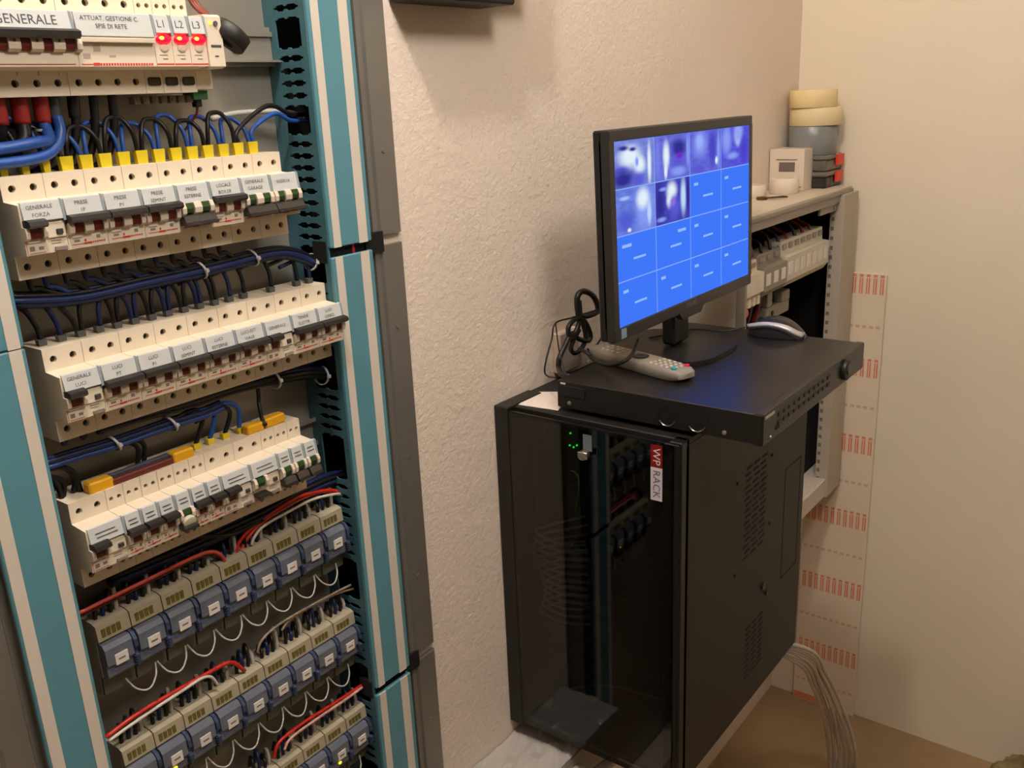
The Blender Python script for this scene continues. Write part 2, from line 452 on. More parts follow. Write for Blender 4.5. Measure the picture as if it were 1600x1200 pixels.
def rib_mesh(on, w):
    if on: p = [(NOSE+.001, .0028), (NOSE-.0052, .0020), (NOSE-.0062, -.0020), (NOSE-.0056, -.0062), (NOSE-.0030, -.0082), (NOSE+.001, -.0088)]
    else: p = [(NOSE+.001, .0068), (NOSE-.0056, .0056), (NOSE-.0076, .0010), (NOSE-.0070, -.0036), (NOSE-.0035, -.0068), (NOSE+.001, -.0075)]
    return MB().prism(p, -w/2, w/2, 'x').mesh('rib', CREAM2)
def red_line(t, W, x=0, z=-.0168, bold=True):
    def mk():
        mb = MB()
        mb.box(-W*.42, -W*.12, NOSE-.0002, NOSE, -.0003, .0003)
        mb.box(-W*.12, W*.08, NOSE-.0003, NOSE, -.0007, .0009)
        n = 6
        for i in range(n): mb.box(W*.10+i*W*.058, W*.10+i*W*.058+W*.036, NOSE-.0003, NOSE, -.0003, .0009)
        mb.box(-W*.10, -W*.06, NOSE-.0003, NOSE, .0016, .0036)
        return mb.mesh('red_marking', INKR)
    obj('red_marking', cached(('redl', round(W, 4)), mk), t, (x, 0, z))
    def mk2():
        mb = MB()
        mb.box(-W*.40, -W*.16, NOSE-.0002, NOSE, .0048, .0056).box(-W*.36, -W*.22, NOSE-.0002, NOSE, .0020, .0040)
        mb.box(W*.22, W*.32, NOSE-.0002, NOSE, .0030, .0060)
        return mb.mesh('grey_marking', INKG)
    obj('grey_marking', cached(('greyl', round(W, 4)), mk2), t, (x, 0, z))
def breaker2(lines, i, x0, zc, on, label, group, dash=False):
    xc = x0 + (i+.5)*MW
    t = base_device('circuit_breaker', label, 2, xc, zc, group)
    label_strip(t, 2, lines, dash=dash)
    W = 2*MW-.0012
    obj('lever', cached(('lever2', on), lambda: lever_mesh(W, on)), t)
    if not on: obj('lever_grip', cached('grip2', lambda: grip_mesh(W)), t)
    for x in rails_x(2): obj('pole_window', cached(('win', on), lambda: window_mesh(on)), t, (x, 0, 0))
    for x, w in ((-W/2+.0022, .0042), (0, .0078), (W/2-.0022, .0042)):
        obj('rib', cached(('rib', on, w), lambda: rib_mesh(on, w)), t, (x, 0, 0))
    red_line(t, W)
    return t
def breaker1(i, x0, zc, on, label, group, dot=None):
    xc = x0 + i*MW
    t = base_device('circuit_breaker', label, 1, xc, zc, group, pairs=True)
    label_strip(t, 1, (), dash=True)
    W = MW-.0012
    obj('lever', cached(('lever1', on), lambda: lever_mesh(W*.92, on)), t)
    if not on: obj('lever_grip', cached('grip1', lambda: grip_mesh(W*.92)), t)
    obj('pole_window', cached(('win', on), lambda: window_mesh(on)), t)
    for x in (-W/2+.0018, W/2-.0018): obj('rib', cached(('rib1', on), lambda: rib_mesh(on, .0034)), t, (x, 0, 0))
    red_line(t, W, z=-.0172)
    if dot:
        obj('round_cap', shade_auto(MB().cyl((0, NOSE-.006, -.008), (0, 1, .25), .0072, .006, 20, bev=.001).mesh('round_cap', mat('pale_cap', (196, 190, 166), .4))), t)
    return t
def rcbo(lines, i, x0, zc, on, label, group, dash=False):
    """breaker pole on the left, residual-current block with test button on the right"""
    xc = x0 + (i+.5)*MW
    t = base_device('residual_current_breaker', label, 2, xc, zc, group)
    label_strip(t, 2, lines, dash=dash, lower=.0068)
    xl = -MW*.5
    obj('lever', cached(('lever1', on), lambda: lever_mesh((MW-.0012)*.92, on)), t, (xl, 0, 0))
    obj('pole_window', cached(('win', on), lambda: window_mesh(on)), t, (xl, 0, 0))
    for x in (xl-.0072, xl+.0072): obj('rib', cached(('rib1', on), lambda: rib_mesh(on, .0034)), t, (x, 0, 0))
    obj('test_block', cached('testblock', lambda: MB().box(.0008, .0172, NOSE-.0016, NOSE, -.0085, .0045, .0006).mesh('test_block', CREAM)), t)
    obj('test_button', cached('testbtn', lambda: MB().box(.0088, .0142, NOSE-.0034, NOSE-.001, -.0056, -.0014, .0005).mesh('test_button', mat('dark_grey_button', (66, 62, 54), .45))), t)
    obj('reset_window', cached('resetw', lambda: MB().box(.0055, .0165, NOSE-.0016, NOSE, -.0195, -.0155, .0006).mesh('reset_window', GREYB)), t)
    obj('grey_marking', cached('rcbomark', lambda: MB().box(-.0155, -.004, NOSE-.0002, NOSE, -.0112, -.0104).box(-.0145, -.0105, NOSE-.0002, NOSE, -.0170, -.0132).box(-.007, -.003, NOSE-.0002, NOSE, -.0165, -.0140).box(-.0150, -.0020, NOSE-.0002, NOSE, -.0192, -.0186).box(.004, .0125, NOSE-.0002, NOSE, -.0112, -.0104).box(.004, .0115, NOSE-.0002, NOSE, -.0134, -.0127).mesh('grey_marking', INKG)), t)
    obj('red_marking', cached('rcbored', lambda: MB().box(-.0168, -.0163, NOSE-.0002, NOSE, -.0200, -.0100).box(-.0168, .002, NOSE-.0002, NOSE, -.0203, -.0199).mesh('red_marking', mat('pale_red_print', (214, 130, 118), .6))), t)
    return t

# row B, under the yellow ferrules
XB, XCR, XD, XA = .3604, .3664, .3622, .3617
gB = 'breakers of the row under the yellow ferrules'
rcbo(('GENERALE', 'FORZA'), 0, XB, ZB_, True, 'white residual-current breaker lettered GENERALE FORZA below the yellow ferrules', gB)
for k, (ln, on) in enumerate([(('PRESE', '1P'), 1), (('PRESE', 'P1'), 1), (('PRESE', 'SEMINT'), 1), (('PRESE', 'ESTERNE'), 0), (('LOCALE', 'BOILER'), 1), (('GENERALE', 'GARAGE'), 0), (('RISERVA',), 0)]):
    breaker2(ln, 2+2*k, XB, ZB_, bool(on), 'white breaker lettered %s, %s, below the yellow ferrules' % (' '.join(ln), 'black lever up over red windows' if on else 'lever down under green windows'), gB)
# row C, between the two dark cable bundles
gC = 'breakers of the row between the two dark cable bundles'
rcbo(('GENERALE', 'LUCI'), 0, XCR, ZC_, True, 'white residual-current breaker lettered GENERALE LUCI at the row end beside the striped column', gC)
for k, ln in enumerate([('LUCI', 'PT'), ('LUCI', 'P1'), ('LUCI', 'SEMINT'), ('LUCI', 'ESTERNE'), ('LUCI EST', 'VIALE')]):
    breaker2(ln, 2+2*k, XCR, ZC_, True, 'white breaker lettered %s between two GENERALE breakers, black lever up' % ' '.join(ln), gC)
rcbo(('GENERALE',), 12, XCR, ZC_, True, 'white residual-current breaker lettered GENERALE in the middle of a long row', gC)
breaker2(('TENDE', 'ELETTR'), 14, XCR, ZC_, True, 'white breaker lettered TENDE ELETTR beside the slotted teal duct', gC)
breaker2(('LUCI', 'GIARD'), 16, XCR, ZC_, True, 'white breaker lettered LUCI GIARD, last of its row before the slotted duct', gC)
# row D, under the busbar
gD = 'breakers of the row under the yellow-capped busbar'
rcbo((), 0, XD, ZD, True, 'white residual-current breaker with black lever up at the row end below the orange-yellow cap', gD, dash=True)
for k in range(6):
    if k == 3: breaker1(2+k, XD, ZD, False, 'narrow breaker with green window and a round pale cap below the brown busbar', gD, dot=True)
    else: breaker1(2+k, XD, ZD, True, 'narrow breaker with lever up, %s from the wide breaker under the orange-yellow cap' % ['first', 'second', 'third', '', 'fifth', 'sixth'][k], gD)
rcbo((), 8, XD, ZD, True, 'residual-current breaker with lever up beside one with its lever down, below the busbar', gD, dash=True)
rcbo((), 10, XD, ZD, False, 'residual-current breaker with its lever down next to three narrow breakers', gD, dash=True)
for k in range(3): breaker1(12+k, XD, ZD, False, 'narrow breaker with lever down, %s from the slotted duct in the busbar row' % ['third', 'second', 'first'][k], gD)

# row A: big main breaker, actuator module, three red lamps, slim module
gA = 'devices of the row with the red lamps'
t = base_device('main_breaker', 'wide white main breaker lettered GENERALE beside the row of red lamps', 4, XA+1.5*MW, ZA, gA)
label_strip(t, 4, ('GENERALE',), size=.0105, w=4*MW-.006, lower=.0070)
obj('lever', MB().prism([(NOSE+.002, .0075), (NOSE-.008, .0082), (NOSE-.0130, .0062), (NOSE-.0130, .0030), (NOSE-.010, .0005), (NOSE-.004, .0010), (NOSE+.002, -.003)], -2*MW+.002, 2*MW-.001, 'x').mesh('lever', LEVER), t)
for x in rails_x(4):
    obj('pole_window', cached(('win', True), None), t, (x+.0015, 0, -.001))
for x in (-1.95*MW, -MW, 0, MW, 1.95*MW):
    w_ = .0095 if abs(x) < 1.5*MW else .0045
    r_ = obj('rib', cached(('rib', 'A', w_), lambda: rib_mesh(True, w_)), t, (x+.001, 0, -.001))
    if abs(x) < 1.5*MW: obj('dot', cached('ribdot', lambda: MB().cyl((0, NOSE-.0064, 0), (0, 1, 0), .0011, .0006, 10).mesh('dot', INK)), r_)
obj('red_marking', MB().box(-2*MW+.002, 2*MW-.003, NOSE-.0002, NOSE, -.0188, -.0180).mesh('red_marking', mat('brown_red_print', (150, 70, 50), .6)), t)
obj('lettering', text_mesh('5', .004, INK), t, (-1.35*MW, -.0004, -.0245)); obj('lettering', text_mesh('3', .004, INK), t, (-.35*MW, -.0004, -.0245)); obj('lettering', text_mesh('2', .004, INK), t, (.65*MW, -.0004, -.0245)); obj('lettering', text_mesh('1', .004, INK), t, (1.6*MW, -.0004, -.0245))
t = base_device('actuator_module', 'wide blank white module lettered ATTUAT. GESTIONE C. SPIE DI RETE beside the red lamps', 4, XA+5.5*MW, ZA, gA)
label_strip(t, 4, ('ATTUAT. GESTIONE C.', 'SPIE DI RETE'), size=.0052, w=4*MW-.002, lower=.0038)
obj('clear_lip', MB().box(-2*MW+.001, 2*MW-.001, NOSE-.0045, NOSE, -.0015, .0025, .0005).mesh('clear_lip', CREAM2), t)
def dashes():
    mb = MB()
    mb.box(-MW*1.9, -MW*1.3, NOSE-.0002, NOSE, -.0188, -.0180).box(-MW*1.3, -MW*1.0, NOSE-.0002, NOSE, -.0195, -.0172)
    for i in range(20): mb.box(-MW*.98+i*.0025, -MW*.98+i*.0025+.0017, NOSE-.0002, NOSE, -.0195, -.0175)
    return mb.mesh('red_marking', INKR)
obj('red_marking', dashes(), t)
obj('grey_marking', MB().box(-MW*1.2, -MW*.85, NOSE-.0002, NOSE, -.0085, -.0035).box(-MW*.45, -MW*.12, NOSE-.0002, NOSE, -.0128, -.0112).box(-MW*1.75, -MW*1.4, NOSE-.0002, NOSE, -.0140, -.0100).mesh('grey_marking', mat('pale_grey_print', (170, 158, 140), .7)), t)
for k in range(3):
    t = base_device('indicator_lamp', 'slim white indicator module lettered L%d with a lit red oval lamp' % (k+1), 1, XA+(8+k)*MW, ZA, gA, pairs=True)
    label_strip(t, 1, ('L%d' % (k+1),), size=.0092, lower=.0075)
    ln = obj('lamp_lens', cached('lens', lambda: shade_auto(MB().sphere((0, NOSE-.001, .0022), .0062, 1.22, .5, .56).mesh('lamp_lens', LEDR))), t, (.0005, 0, 0))
    obj('glow_core', cached('lensc', lambda: shade_auto(MB().sphere((-.0030, NOSE-.0032, .0030), .0024, 1, .5, .7).mesh('glow_core', LEDRH))), ln)
    obj('button', cached('lbtn', lambda: shade_auto(MB().sphere((0, NOSE, -.0052), .0045, 1, .3, .8).mesh('button', CREAM2))), t, (.0005, 0, 0))
    obj('grey_marking', cached('lmk', lambda: MB().box(-.005, .003, NOSE-.0002, NOSE, -.0112, -.0105).box(-.002, .003, NOSE-.0002, NOSE, -.0145, -.0135).mesh('grey_marking', INKG)), t)
    obj('red_marking', cached('lrm', lambda: MB().box(-.0085, .0085, NOSE-.0002, NOSE, -.0190, -.0178).mesh('red_marking', INKR)), t)
    for s in (-1,): obj('terminal_slot', cached('lslot', lambda: MB().box(-.0062, .0062, -.0012, .0005, -.0036, .0036, .0018, 3).mesh('terminal_slot', mat('slot_grey', (74, 68, 52), .6))), t, (0, 0, s*.032))
t = thing('interface_module', 'slim cream module with a tiny yellow light beside the lamp lettered L3', 'module', (XA+11*MW-.0002, YT, ZA))
obj('body', MB().prism([(.03, .025), (NOSE+.001, .0245), (NOSE-.002, .0225), (NOSE-.002, -.0205), (NOSE+.004, -.0222), (.0, -.0222), (.0, -.0395), (.03, -.0395)], -MW/2+.0003, MW/2-.0003, 'x').mesh('body', CREAM), t)
obj('status_light', shade_auto(MB().sphere((-.003, NOSE-.0022, .0172), .0016, u=10, v=6).mesh('status_light', LEDY)), t)
obj('button', shade_auto(MB().cyl((.0022, NOSE-.0025, .0168), (0, 1, 0), .0022, .002, 14).mesh('button', mat('violet_grey_button', (92, 84, 88), .5))), t)
obj('grey_marking', MB().box(-.005, .006, NOSE-.0022, NOSE-.0018, -.0040, -.0018).box(-.002, .002, NOSE-.0022, NOSE-.0018, -.0125, -.0110).mesh('grey_marking', INK), t)
cn = thing('plug_connector', 'small green plug connector with a thin dark lead under the slim module', 'connector', (.556, .800, ZC+.019))
obj('plug', MB().box(-.008, .008, -.006, .012, -.0085, 0, .0006).mesh('plug', GREENC), cn)
obj('boot', MB().box(-.0032, .0032, -.002, .006, -.0150, -.0080, .0006).mesh('boot', BLACK), cn)
obj('lead', MB().tube([(0, .002, -.014), (-.001, .004, -.022), (-.006, .010, -.030), (-.009, .016, -.037)], .0013, 6).mesh('lead', WBROWN), cn)

# ------------------------------------------------------------------ relays (three rows)
RP = .03512
def relay_meshes():
    d = {}
    w = RP/2-.0006
    d['socket'] = MB().prism([(.0345, .040), (.006, .0405), (.000, .0385), (-.0015, .0225), (.004, .0215), (.004, -.0185), (.010, -.020), (.012, -.042), (.0345, -.042)], -w, w, 'x').mesh('socket', RELSOCK)
    d['base'] = MB().prism([(.0118, -.0195), (.0060, -.0210), (.0075, -.0400), (.0128, -.0415)], -w+.0005, w-.0005, 'x').mesh('lower_terminals', RELSOCKD)
    mb = MB()
    mb.prism([(.004, .0205), (-.0050, .0195), (-.0085, .0150), (-.0090, -.0020), (-.0060, -.0028), (-.0060, -.0150), (-.0040, -.0178), (.004, -.0182)], -w+.0006, w-.0052, 'x')
    d['cover'] = mb.mesh('cover', RELCOV)
    d['clip'] = MB().prism([(.004, .0225), (-.0065, .0205), (-.0112, .0140), (-.0118, .0060), (-.0070, .0045), (-.0070, -.0015), (-.0118, -.0035), (-.0112, -.0145), (-.0050, -.0185), (.004, -.0190)], w-.0048, w-.0012, 'x').mesh('retaining_clip', RELCLIP)
    d['tooth'] = MB().box(w-.0060, w-.0008, -.0095, -.0060, -.0006, .0006).mesh('clip_tooth', RELCLIP)
    d['stick'] = MB().box(-.0066, .0066, -.0098, -.0086, -.0056, .0056).mesh('sticker', STICK)
    d['mark'] = MB().box(-.0035, .0035, -.0100, -.0097, -.0009, .0009).mesh('print_line', mat('pale_ink', (120, 112, 110), .7))
    mb = MB()
    for i in range(4): mb.box(-.0125+i*.0052, -.0125+i*.0052+.0040, -.0024, -.0006, .0255, .0340)
    me = mb.mesh('terminal_number', OLIVE)
    me.transform(Matrix.Translation((0, .0010, 0)))
    d['olive'] = me
    d['small'] = MB().box(.0118, .0140, -.0008, .0012, .0260, .0300).mesh('terminal_dot', mat('brown_dot', (120, 92, 66), .6))
    d['slit'] = MB().box(-.013, .008, -.0064, -.0058, -.0112, -.0106).box(-.013, -.009, -.0064, -.0058, -.0100, -.0080).mesh('moulded_line', mat('cover_line', (90, 110, 150), .4))
    return d
RM = relay_meshes()
YREL = .7955
def relay(x, z, label, group, led=False):
    t = thing('plug_in_relay', label, 'relay', (x, YREL, z), group=group)
    s = obj('socket', RM['socket'], t)
    obj('terminal_number', RM['olive'], s); obj('terminal_dot', RM['small'], s)
    obj('lower_terminals', RM['base'], t)
    c = obj('cover', RM['cover'], t)
    k = obj('sticker', RM['stick'], c, (-.0015, 0, .0015)); obj('moulded_line', RM['slit'], c)
    obj('print_line', RM['mark'], t, (-.0015, 0, .0015))
    cl = obj('retaining_clip', RM['clip'], t)
    for q in range(4): obj('clip_tooth', RM['tooth'], cl, (0, -.0012, -.0045-q*.0028))
    if led: obj('status_light', MB().sphere((-.004, -.0072, -.0098), .0016, 1.5, .6, 1, 10, 6).mesh('status_light', LEDY), t)
X0 = .3761
ORD = ['', 'first', 'second', 'third', 'fourth', 'fifth', 'sixth', 'seventh', 'eighth', 'ninth']
gE, gF, gG = 'relays of the row below the red and white wires', 'relays of the row with nine scalloped white jumpers above', 'relays of the row with two tan wires above'
for i in range(9): relay(X0+RP*i, ZE, '%s translucent blue relay from the slotted duct, row right below the narrow breakers' % ORD[9-i], 'relays below the narrow breakers')
for i in range(8):
    led = i == 0
    relay(.4130+RP*i-.0005, ZF, 'translucent blue relay with a lit yellow dot below the relay row with stickers' if led else '%s translucent blue relay from the slotted duct, middle relay row' % ORD[8-i], 'relays of the middle relay row', led)
relay(.3774, ZF, 'translucent blue relay beside the striped column, last of the middle relay row', 'relays of the middle relay row')
for i in range(5):
    led = i == 3
    relay(.5201+RP*i, ZG, 'translucent blue relay with a lit yellow dot in the lowest relay row' if led else '%s translucent blue relay from the slotted duct, unlit, lowest relay row' % ORD[5-i], 'relays of the lowest relay row', led)

# ------------------------------------------------------------------ wires
def wire(name, pts, r, m, label, group=None, seg=8, smooth=6, cat='wire'):
    me = MB().tube(pts, r, seg, smooth).mesh(name, m, True)
    o = obj(name, me); return tag(o, label, cat, group)
def ferrule_mesh(w, h, m, key):
    return cached(('fer', key), lambda: MB().prism([(-w*.42, 0), (w*.42, 0), (w*.5, h), (-w*.5, h)], -.0030, .0030, 'y').mesh('ferrule', m))
YWI = .797
# row B: yellow twin ferrules with alternating black and blue loops
def xb(i): return XB + MW*i
zb_top = ZB_ + .0415
for i in range(3):
    m, nm = ((WBLUE, 'blue'), (WBLACK, 'black'), (WBLUE, 'blue'))[i]
    p = Vector((xb(i), YWI, zb_top+.010))
    o = wire('feed_wire', [p, p+Vector((-.002, .002, .012)), p+Vector((-.006, .006, .026)), p+Vector((-.012-.004*i, .012, .038))], .0022, m, '%s feed wire with a small yellow ferrule at the first breaker' % nm, 'feed wires of the first breaker')
    obj('ferrule', ferrule_mesh(.0065, .011, FERY, 'ys'), o, (xb(i), YWI, zb_top))
for i in range(3, 15):
    m, nm = ((WBLACK, 'black'), (WBLUE, 'blue'))[0 if i % 2 else 1]
    yy = YWI + (.0 if i % 2 else .006)
    j = i+2
    a = Vector((xb(i)+.0022, YWI, zb_top+.0105))
    if j <= 14:
        b = Vector((xb(j)-.0022, YWI, zb_top+.0105)); hgt = .026 + .003*((i*7) % 3)
        pts = [a, a+Vector((.002, (yy-YWI)*.5, hgt*.55)), Vector(((a.x*.75+b.x*.25), yy+.004, a.z+hgt*.92)), Vector(((a.x+b.x)/2, yy+.005, a.z+hgt)), Vector(((a.x*.25+b.x*.75), yy+.004, a.z+hgt*.92)), b+Vector((-.002, (yy-YWI)*.5, hgt*.55)), b]
        o = wire('jumper_wire', pts, .0022, m, '%s jumper wire, %s %s loop between yellow ferrules counted from the duct' % (nm, ['first', 'second', 'third', 'fourth', 'fifth', 'sixth'][(12-i)//2 if i % 2 == 0 else (11-i)//2], nm), '%s loops between yellow ferrules' % nm)
    else:
        e = PY(470, 180 if i == 13 else 190, .812)
        pts = [a, a+Vector((.003, .002, .014)), Vector(((a.x*.5+e.x*.5), .806, a.z+.030 + (.006 if i == 13 else -.002))), e+Vector((-.018, -.004, .002)), e+Vector((.012, .002, 0))]
        o = wire('jumper_wire', pts, .0024, m, '%s wire from the last yellow ferrule into the duct opening' % nm)
    obj('ferrule', ferrule_mesh(.0118, .0125, FERY, 'y'), o, (xb(i), YWI, zb_top))
# first black and blue loops come in from the feed side
for i, m, nm in ((3, WBLACK, 'black'), (4, WBLUE, 'blue')):
    a = Vector((xb(i)-.0022, YWI, zb_top+.010))
    wire('feed_wire', [a, a+Vector((-.004, .003, .014)), a+Vector((-.014, .010, .027)), a+Vector((-.034, .014, .030)), a+Vector((-.060, .016, .026))], .0022, m, '%s wire bending from the thick bundle to a yellow twin ferrule' % nm)
# thick cables under the main breaker
za_bot = ZA - .0422
for k, (dx, m, s, nm) in enumerate([(0, WBLACK, SLRED, 'black'), (1, WBLACK, SLRED, 'black'), (2, WBLUE, SLRED, 'blue')]):
    x = XA + MW*(dx+.45)
    pts = [(x, .803, za_bot+.004), (x-.001, .803, za_bot-.018), (x-.004, .807-.007*k, za_bot-.034), (x-.018, .813-.0125*k, za_bot-.046+.005*k), (x-.045, .814-.013*k, za_bot-.053+.007*k), (x-.085, .814-.013*k, za_bot-.055+.007*k)]
    o = wire('thick_cable', pts, .0062 if k < 2 else .0050, m, 'thick %s cable with red sleeve bending away under the main breaker' % nm, 'red-sleeved black cables' if k < 2 else None, 10)
    obj('sleeve', MB().tube([(x, .803, za_bot+.002), (x-.0005, .803, za_bot-.012), (x-.001, .803, za_bot-.021)], .0069 if k < 2 else .0066, 12, 3).mesh('sleeve', s, True), o)
x = XA+MW*2.45
wire('thick_cable', [(x+.010, .800, za_bot-.016), (x+.009, .797, za_bot-.029), (x-.001, .792, za_bot-.042), (x-.024, .7885, za_bot-.049), (x-.085, .7885, za_bot-.0515)], .0046, WBLUE, 'thick blue cable without sleeve lying over the sleeved blue cable', None, 10)
o = tag(obj('cable_tie', MB().lathe((0, 0, 0), [(.0058, -.0010), (.0066, -.0010), (.0066, .0010), (.0058, .0010), (.0058, -.0010)], 20).mesh('cable_tie', TIE)), 'pale cable tie around the sleeved blue cable', 'cable tie')
o.location = (XA+MW*2.45-.0025, .802, za_bot-.027); o.rotation_euler = (0, .1, 0)
for k, i in enumerate((3, 4, 5, 6)):
    x = XA + MW*i + .001
    pts = [(x, .802, za_bot+.004), (x-.001, .803, za_bot-.020), (x-.005, .804, za_bot-.038), (x-.016, .806, za_bot-.056), (x-.036, .808, za_bot-.064), (x-.070, .808, za_bot-.068)]
    o = wire('supply_cable', pts, .0038, (WNAVY, WBLACK, WBLACK, WBLACK)[k], ('dark blue supply cable with a grey sleeve under the main breaker' if k == 0 else 'black supply cable dropping from the blank wide module'), None if k == 0 else 'black cables under the blank wide module')
    if k < 2: obj('sleeve', MB().tube([(x, .802, za_bot+.002), (x-.0005, .803, za_bot-.010), (x-.001, .803, za_bot-.018)], .0052, 12, 3).mesh('sleeve', SLGREY if k == 0 else BLACK, True), o)
# grey cable behind the row
wire('grey_cable', [PY(330, 186, .835), PY(370, 177, .833), PY(430, 174, .830), PY(462, 178, .822), PY(474, 186, .812)], .0028, mat('pale_grey_cable', (176, 170, 160), .5), 'pale grey cable along the back plate into the duct')
# small spring terminals under row A
tm = thing('terminal_comb', 'row of tiny grey spring terminals under the indicator modules', 'terminals', (XA+8*MW, .803, za_bot-.002))
for k in range(7): obj('terminal', cached('tinyterm', lambda: MB().box(-.0032, .0032, -.004, .006, -.007, 0, .0006).box(-.0014, .0014, -.0046, -.0038, -.0050, -.0020).mesh('terminal', mat('brown_grey_terminal', (112, 98, 80), .5))), tm, (-.012+k*.0092, 0, 0))

# bundle between rows B and C
BPATH = [(14, 470), (120, 464), (220, 442), (330, 418), (420, 396), (462, 398), (492, 412)]
BP = [PY(a, b, .806) for a, b in BPATH]
def along(P, x):
    for a, b in zip(P, P[1:]):
        if a.x <= x <= b.x: return a.lerp(b, (x-a.x)/(b.x-a.x))
    return P[-1].copy() if x > P[-1].x else P[0].copy()
WDEEP = mat('deep_blue_wire', (28, 46, 100), .4)
mixs = [WNAVY, WBLACK, WNAVY, WBLACK, WDEEP, WNAVY, WBLACK, WNAVY]
for k, m in enumerate(mixs):
    a = 2*math.pi*k/8; dy, dz = .0055*math.cos(a), .0052*math.sin(a)
    nm = {'navy_wire': 'dark blue', 'black_wire': 'black', 'deep_blue_wire': 'deep blue'}[m.name]
    wire('bundle_wire', [p+Vector((0, dy, dz)) for p in BP], .0026, m, '%s wire of the bundle below the yellow-ferrule breakers' % nm, '%s wires of the upper bundle' % nm)
zb_bot = ZB_ - .042
for i in range(12):
    x = xb(i) + (.004 if i == 0 else 0)
    e = along(BP, x+.030); e2 = along(BP, x+.060)
    m = WBLACK if i % 2 == 0 or i > 8 else WNAVY
    if i == 1: m = mat('mid_blue_wire', (34, 60, 118), .4)
    off = Vector((0, -.004+.001*(i % 4), .003-.002*(i % 3)))
    wire('outgoing_wire', [(x, .800, zb_bot+.004), (x+.002, .801, zb_bot-.010), (x+.010, .803, zb_bot*.5+e.z*.5), e+off, e2+off], .0024, m, '%s wire from a lower breaker terminal into the upper bundle' % ('black' if m is WBLACK else 'dark blue'), 'outgoing wires above the upper bundle')
def tie(p, r, axis_rot, label, group=None):
    o = obj('cable_tie', cached(('tie', r), lambda: MB().lathe((0, 0, 0), [(r, -.0011), (r+.0012, -.0011), (r+.0012, .0011), (r, .0011), (r, -.0011)], 24, 'x').box(-.002, .002, -r-.0035, -r, -.002, .002, .0005).mesh('cable_tie', TIE)), None, p, axis_rot)
    return tag(o, label, 'cable tie', group)
tie(along(BP, PY(393, 402, .806).x), .0088, (0, -.35, .1), 'thin white cable tie in the middle of the upper dark bundle')
tie(along(BP, PY(312, 422, .806).x), .0088, (0, -.35, .1), 'thin grey cable tie of the upper dark bundle next to the looped wires')
tie(BP[-2].lerp(BP[-1], .8), .0088, (0, .35, .1), 'white cable tie where the upper bundle enters the duct')

# row C: dark loops with grey ferrules
zc_top = ZC_ + .0415
def xc(i): return XCR + MW*i
for i in range(0, 18):
    if i in (13, 15): continue
    m = WBLACK if i % 2 == 0 else WNAVY
    nm = 'black' if m is WBLACK else 'dark blue'
    a = Vector((xc(i)+.002, .803, zc_top+.006)); j = i+2
    if 2 <= i <= 8:
        b = Vector((xc(j)-.002, .803, zc_top+.006)); h = .030 + .002*(i % 3)
        pts = [a, a+Vector((.002, .002, h*.55)), Vector((a.x*.72+b.x*.28, .808, a.z+h*.93)), Vector(((a.x+b.x)/2, .809, a.z+h)), Vector((a.x*.28+b.x*.72, .808, a.z+h*.93)), b+Vector((-.002, .002, h*.55)), b]
        o = wire('jumper_wire', pts, .0022, m, '%s jumper wire looping between grey ferrules' % nm, '%s loops between grey ferrules' % nm)
    elif i < 2:
        a.x -= .002
        o = wire('feed_wire', [a, a+Vector((-.001, .002, .012)), a+Vector((-.008, .004, .028)), a+Vector((-.024, .006, .038)), a+Vector((-.046, .008, .042))], .0024, m, '%s feed wire arching to the first GENERALE LUCI terminals' % nm)
    else:
        e = along(BP, a.x-.012); 
        o = wire('feed_wire', [a, a+Vector((.001, .003, .016)), a+Vector((-.003, .006, .030)), e+Vector((.004, .003, -.004)), e+Vector((-.024, .003, -.010))], .0022, m, '%s wire rising from a grey ferrule into the upper bundle' % nm, 'wires rising into the upper bundle')
    obj('ferrule', ferrule_mesh(.0078, .0075, FERG, 'g'), o, (xc(i), .803, zc_top-.001))
a = Vector((xc(2)-.002, .803, zc_top+.006))
wire('feed_wire', [a, a+Vector((-.004, .002, .014)), a+Vector((-.018, .005, .032)), a+Vector((-.045, .007, .042)), a+Vector((-.085, .008, .042))], .0024, WBLACK, 'long black feed wire arching from the column to a grey ferrule')

# below row C: blue bundle, black bundle
CP = [PY(a, b, .806) for a, b in [(66, 727), (120, 710), (177, 693), (260, 664), (317, 646), (345, 634)]]
for k in range(5):
    a = 2*math.pi*k/5; d = Vector((0, .0045*math.cos(a), .0040*math.sin(a)))
    m = (WBLUE, WNAVY, WNAVY, mat('mid_blue_wire', (34, 60, 118)), WBLACK)[k]
    wire('bundle_wire', [p+d for p in CP], .0027, m, '%s cable of the slanting bundle above the busbar' % ('bright blue', 'dark blue', 'dark blue', 'mid blue', 'black')[k], 'cables of the slanting bundle above the busbar')
zd_top = ZD + .0415
for px, py0, px1, py1, m in [(300, 641, 305, 697, WBLACK), (316, 640, 327, 690, WBLUE), (342, 638, 350, 682, WBLACK), (344, 631, 374, 673, WBLUE)]:
    a = PY(px, py0, .806); b = PY(px1, py1, .806)
    c = a.lerp(b, .45) + Vector((.012, 0, .006))
    o = wire('drop_wire', [a+Vector((-.03, 0, -.006)), a, c, b], .0024, m, '%s wire dropping from the slanting bundle to a yellow ferrule' % ('blue' if m is WBLUE else 'black'), 'wires dropping to the lower yellow ferrules')
    obj('ferrule', ferrule_mesh(.0085, .008, FERY, 'yd'), o, (b.x+.001, .806, zd_top-.001))
for px, py, sgn in [(215, 690, 1), (205, 695, 1), (105, 735, -1), (88, 750, -1)]:
    a = PY(px-8, py-4, .808); b = PY(px+10, py+34, .808)
    wire('drop_wire', [a+Vector((-.02, 0, .004)), a, a.lerp(b, .5)+Vector((.007, 0, .004)), b], .0024, WBLACK, 'short black wire dropping from the slanting bundle behind the busbar', 'black wires dropping behind the busbar')
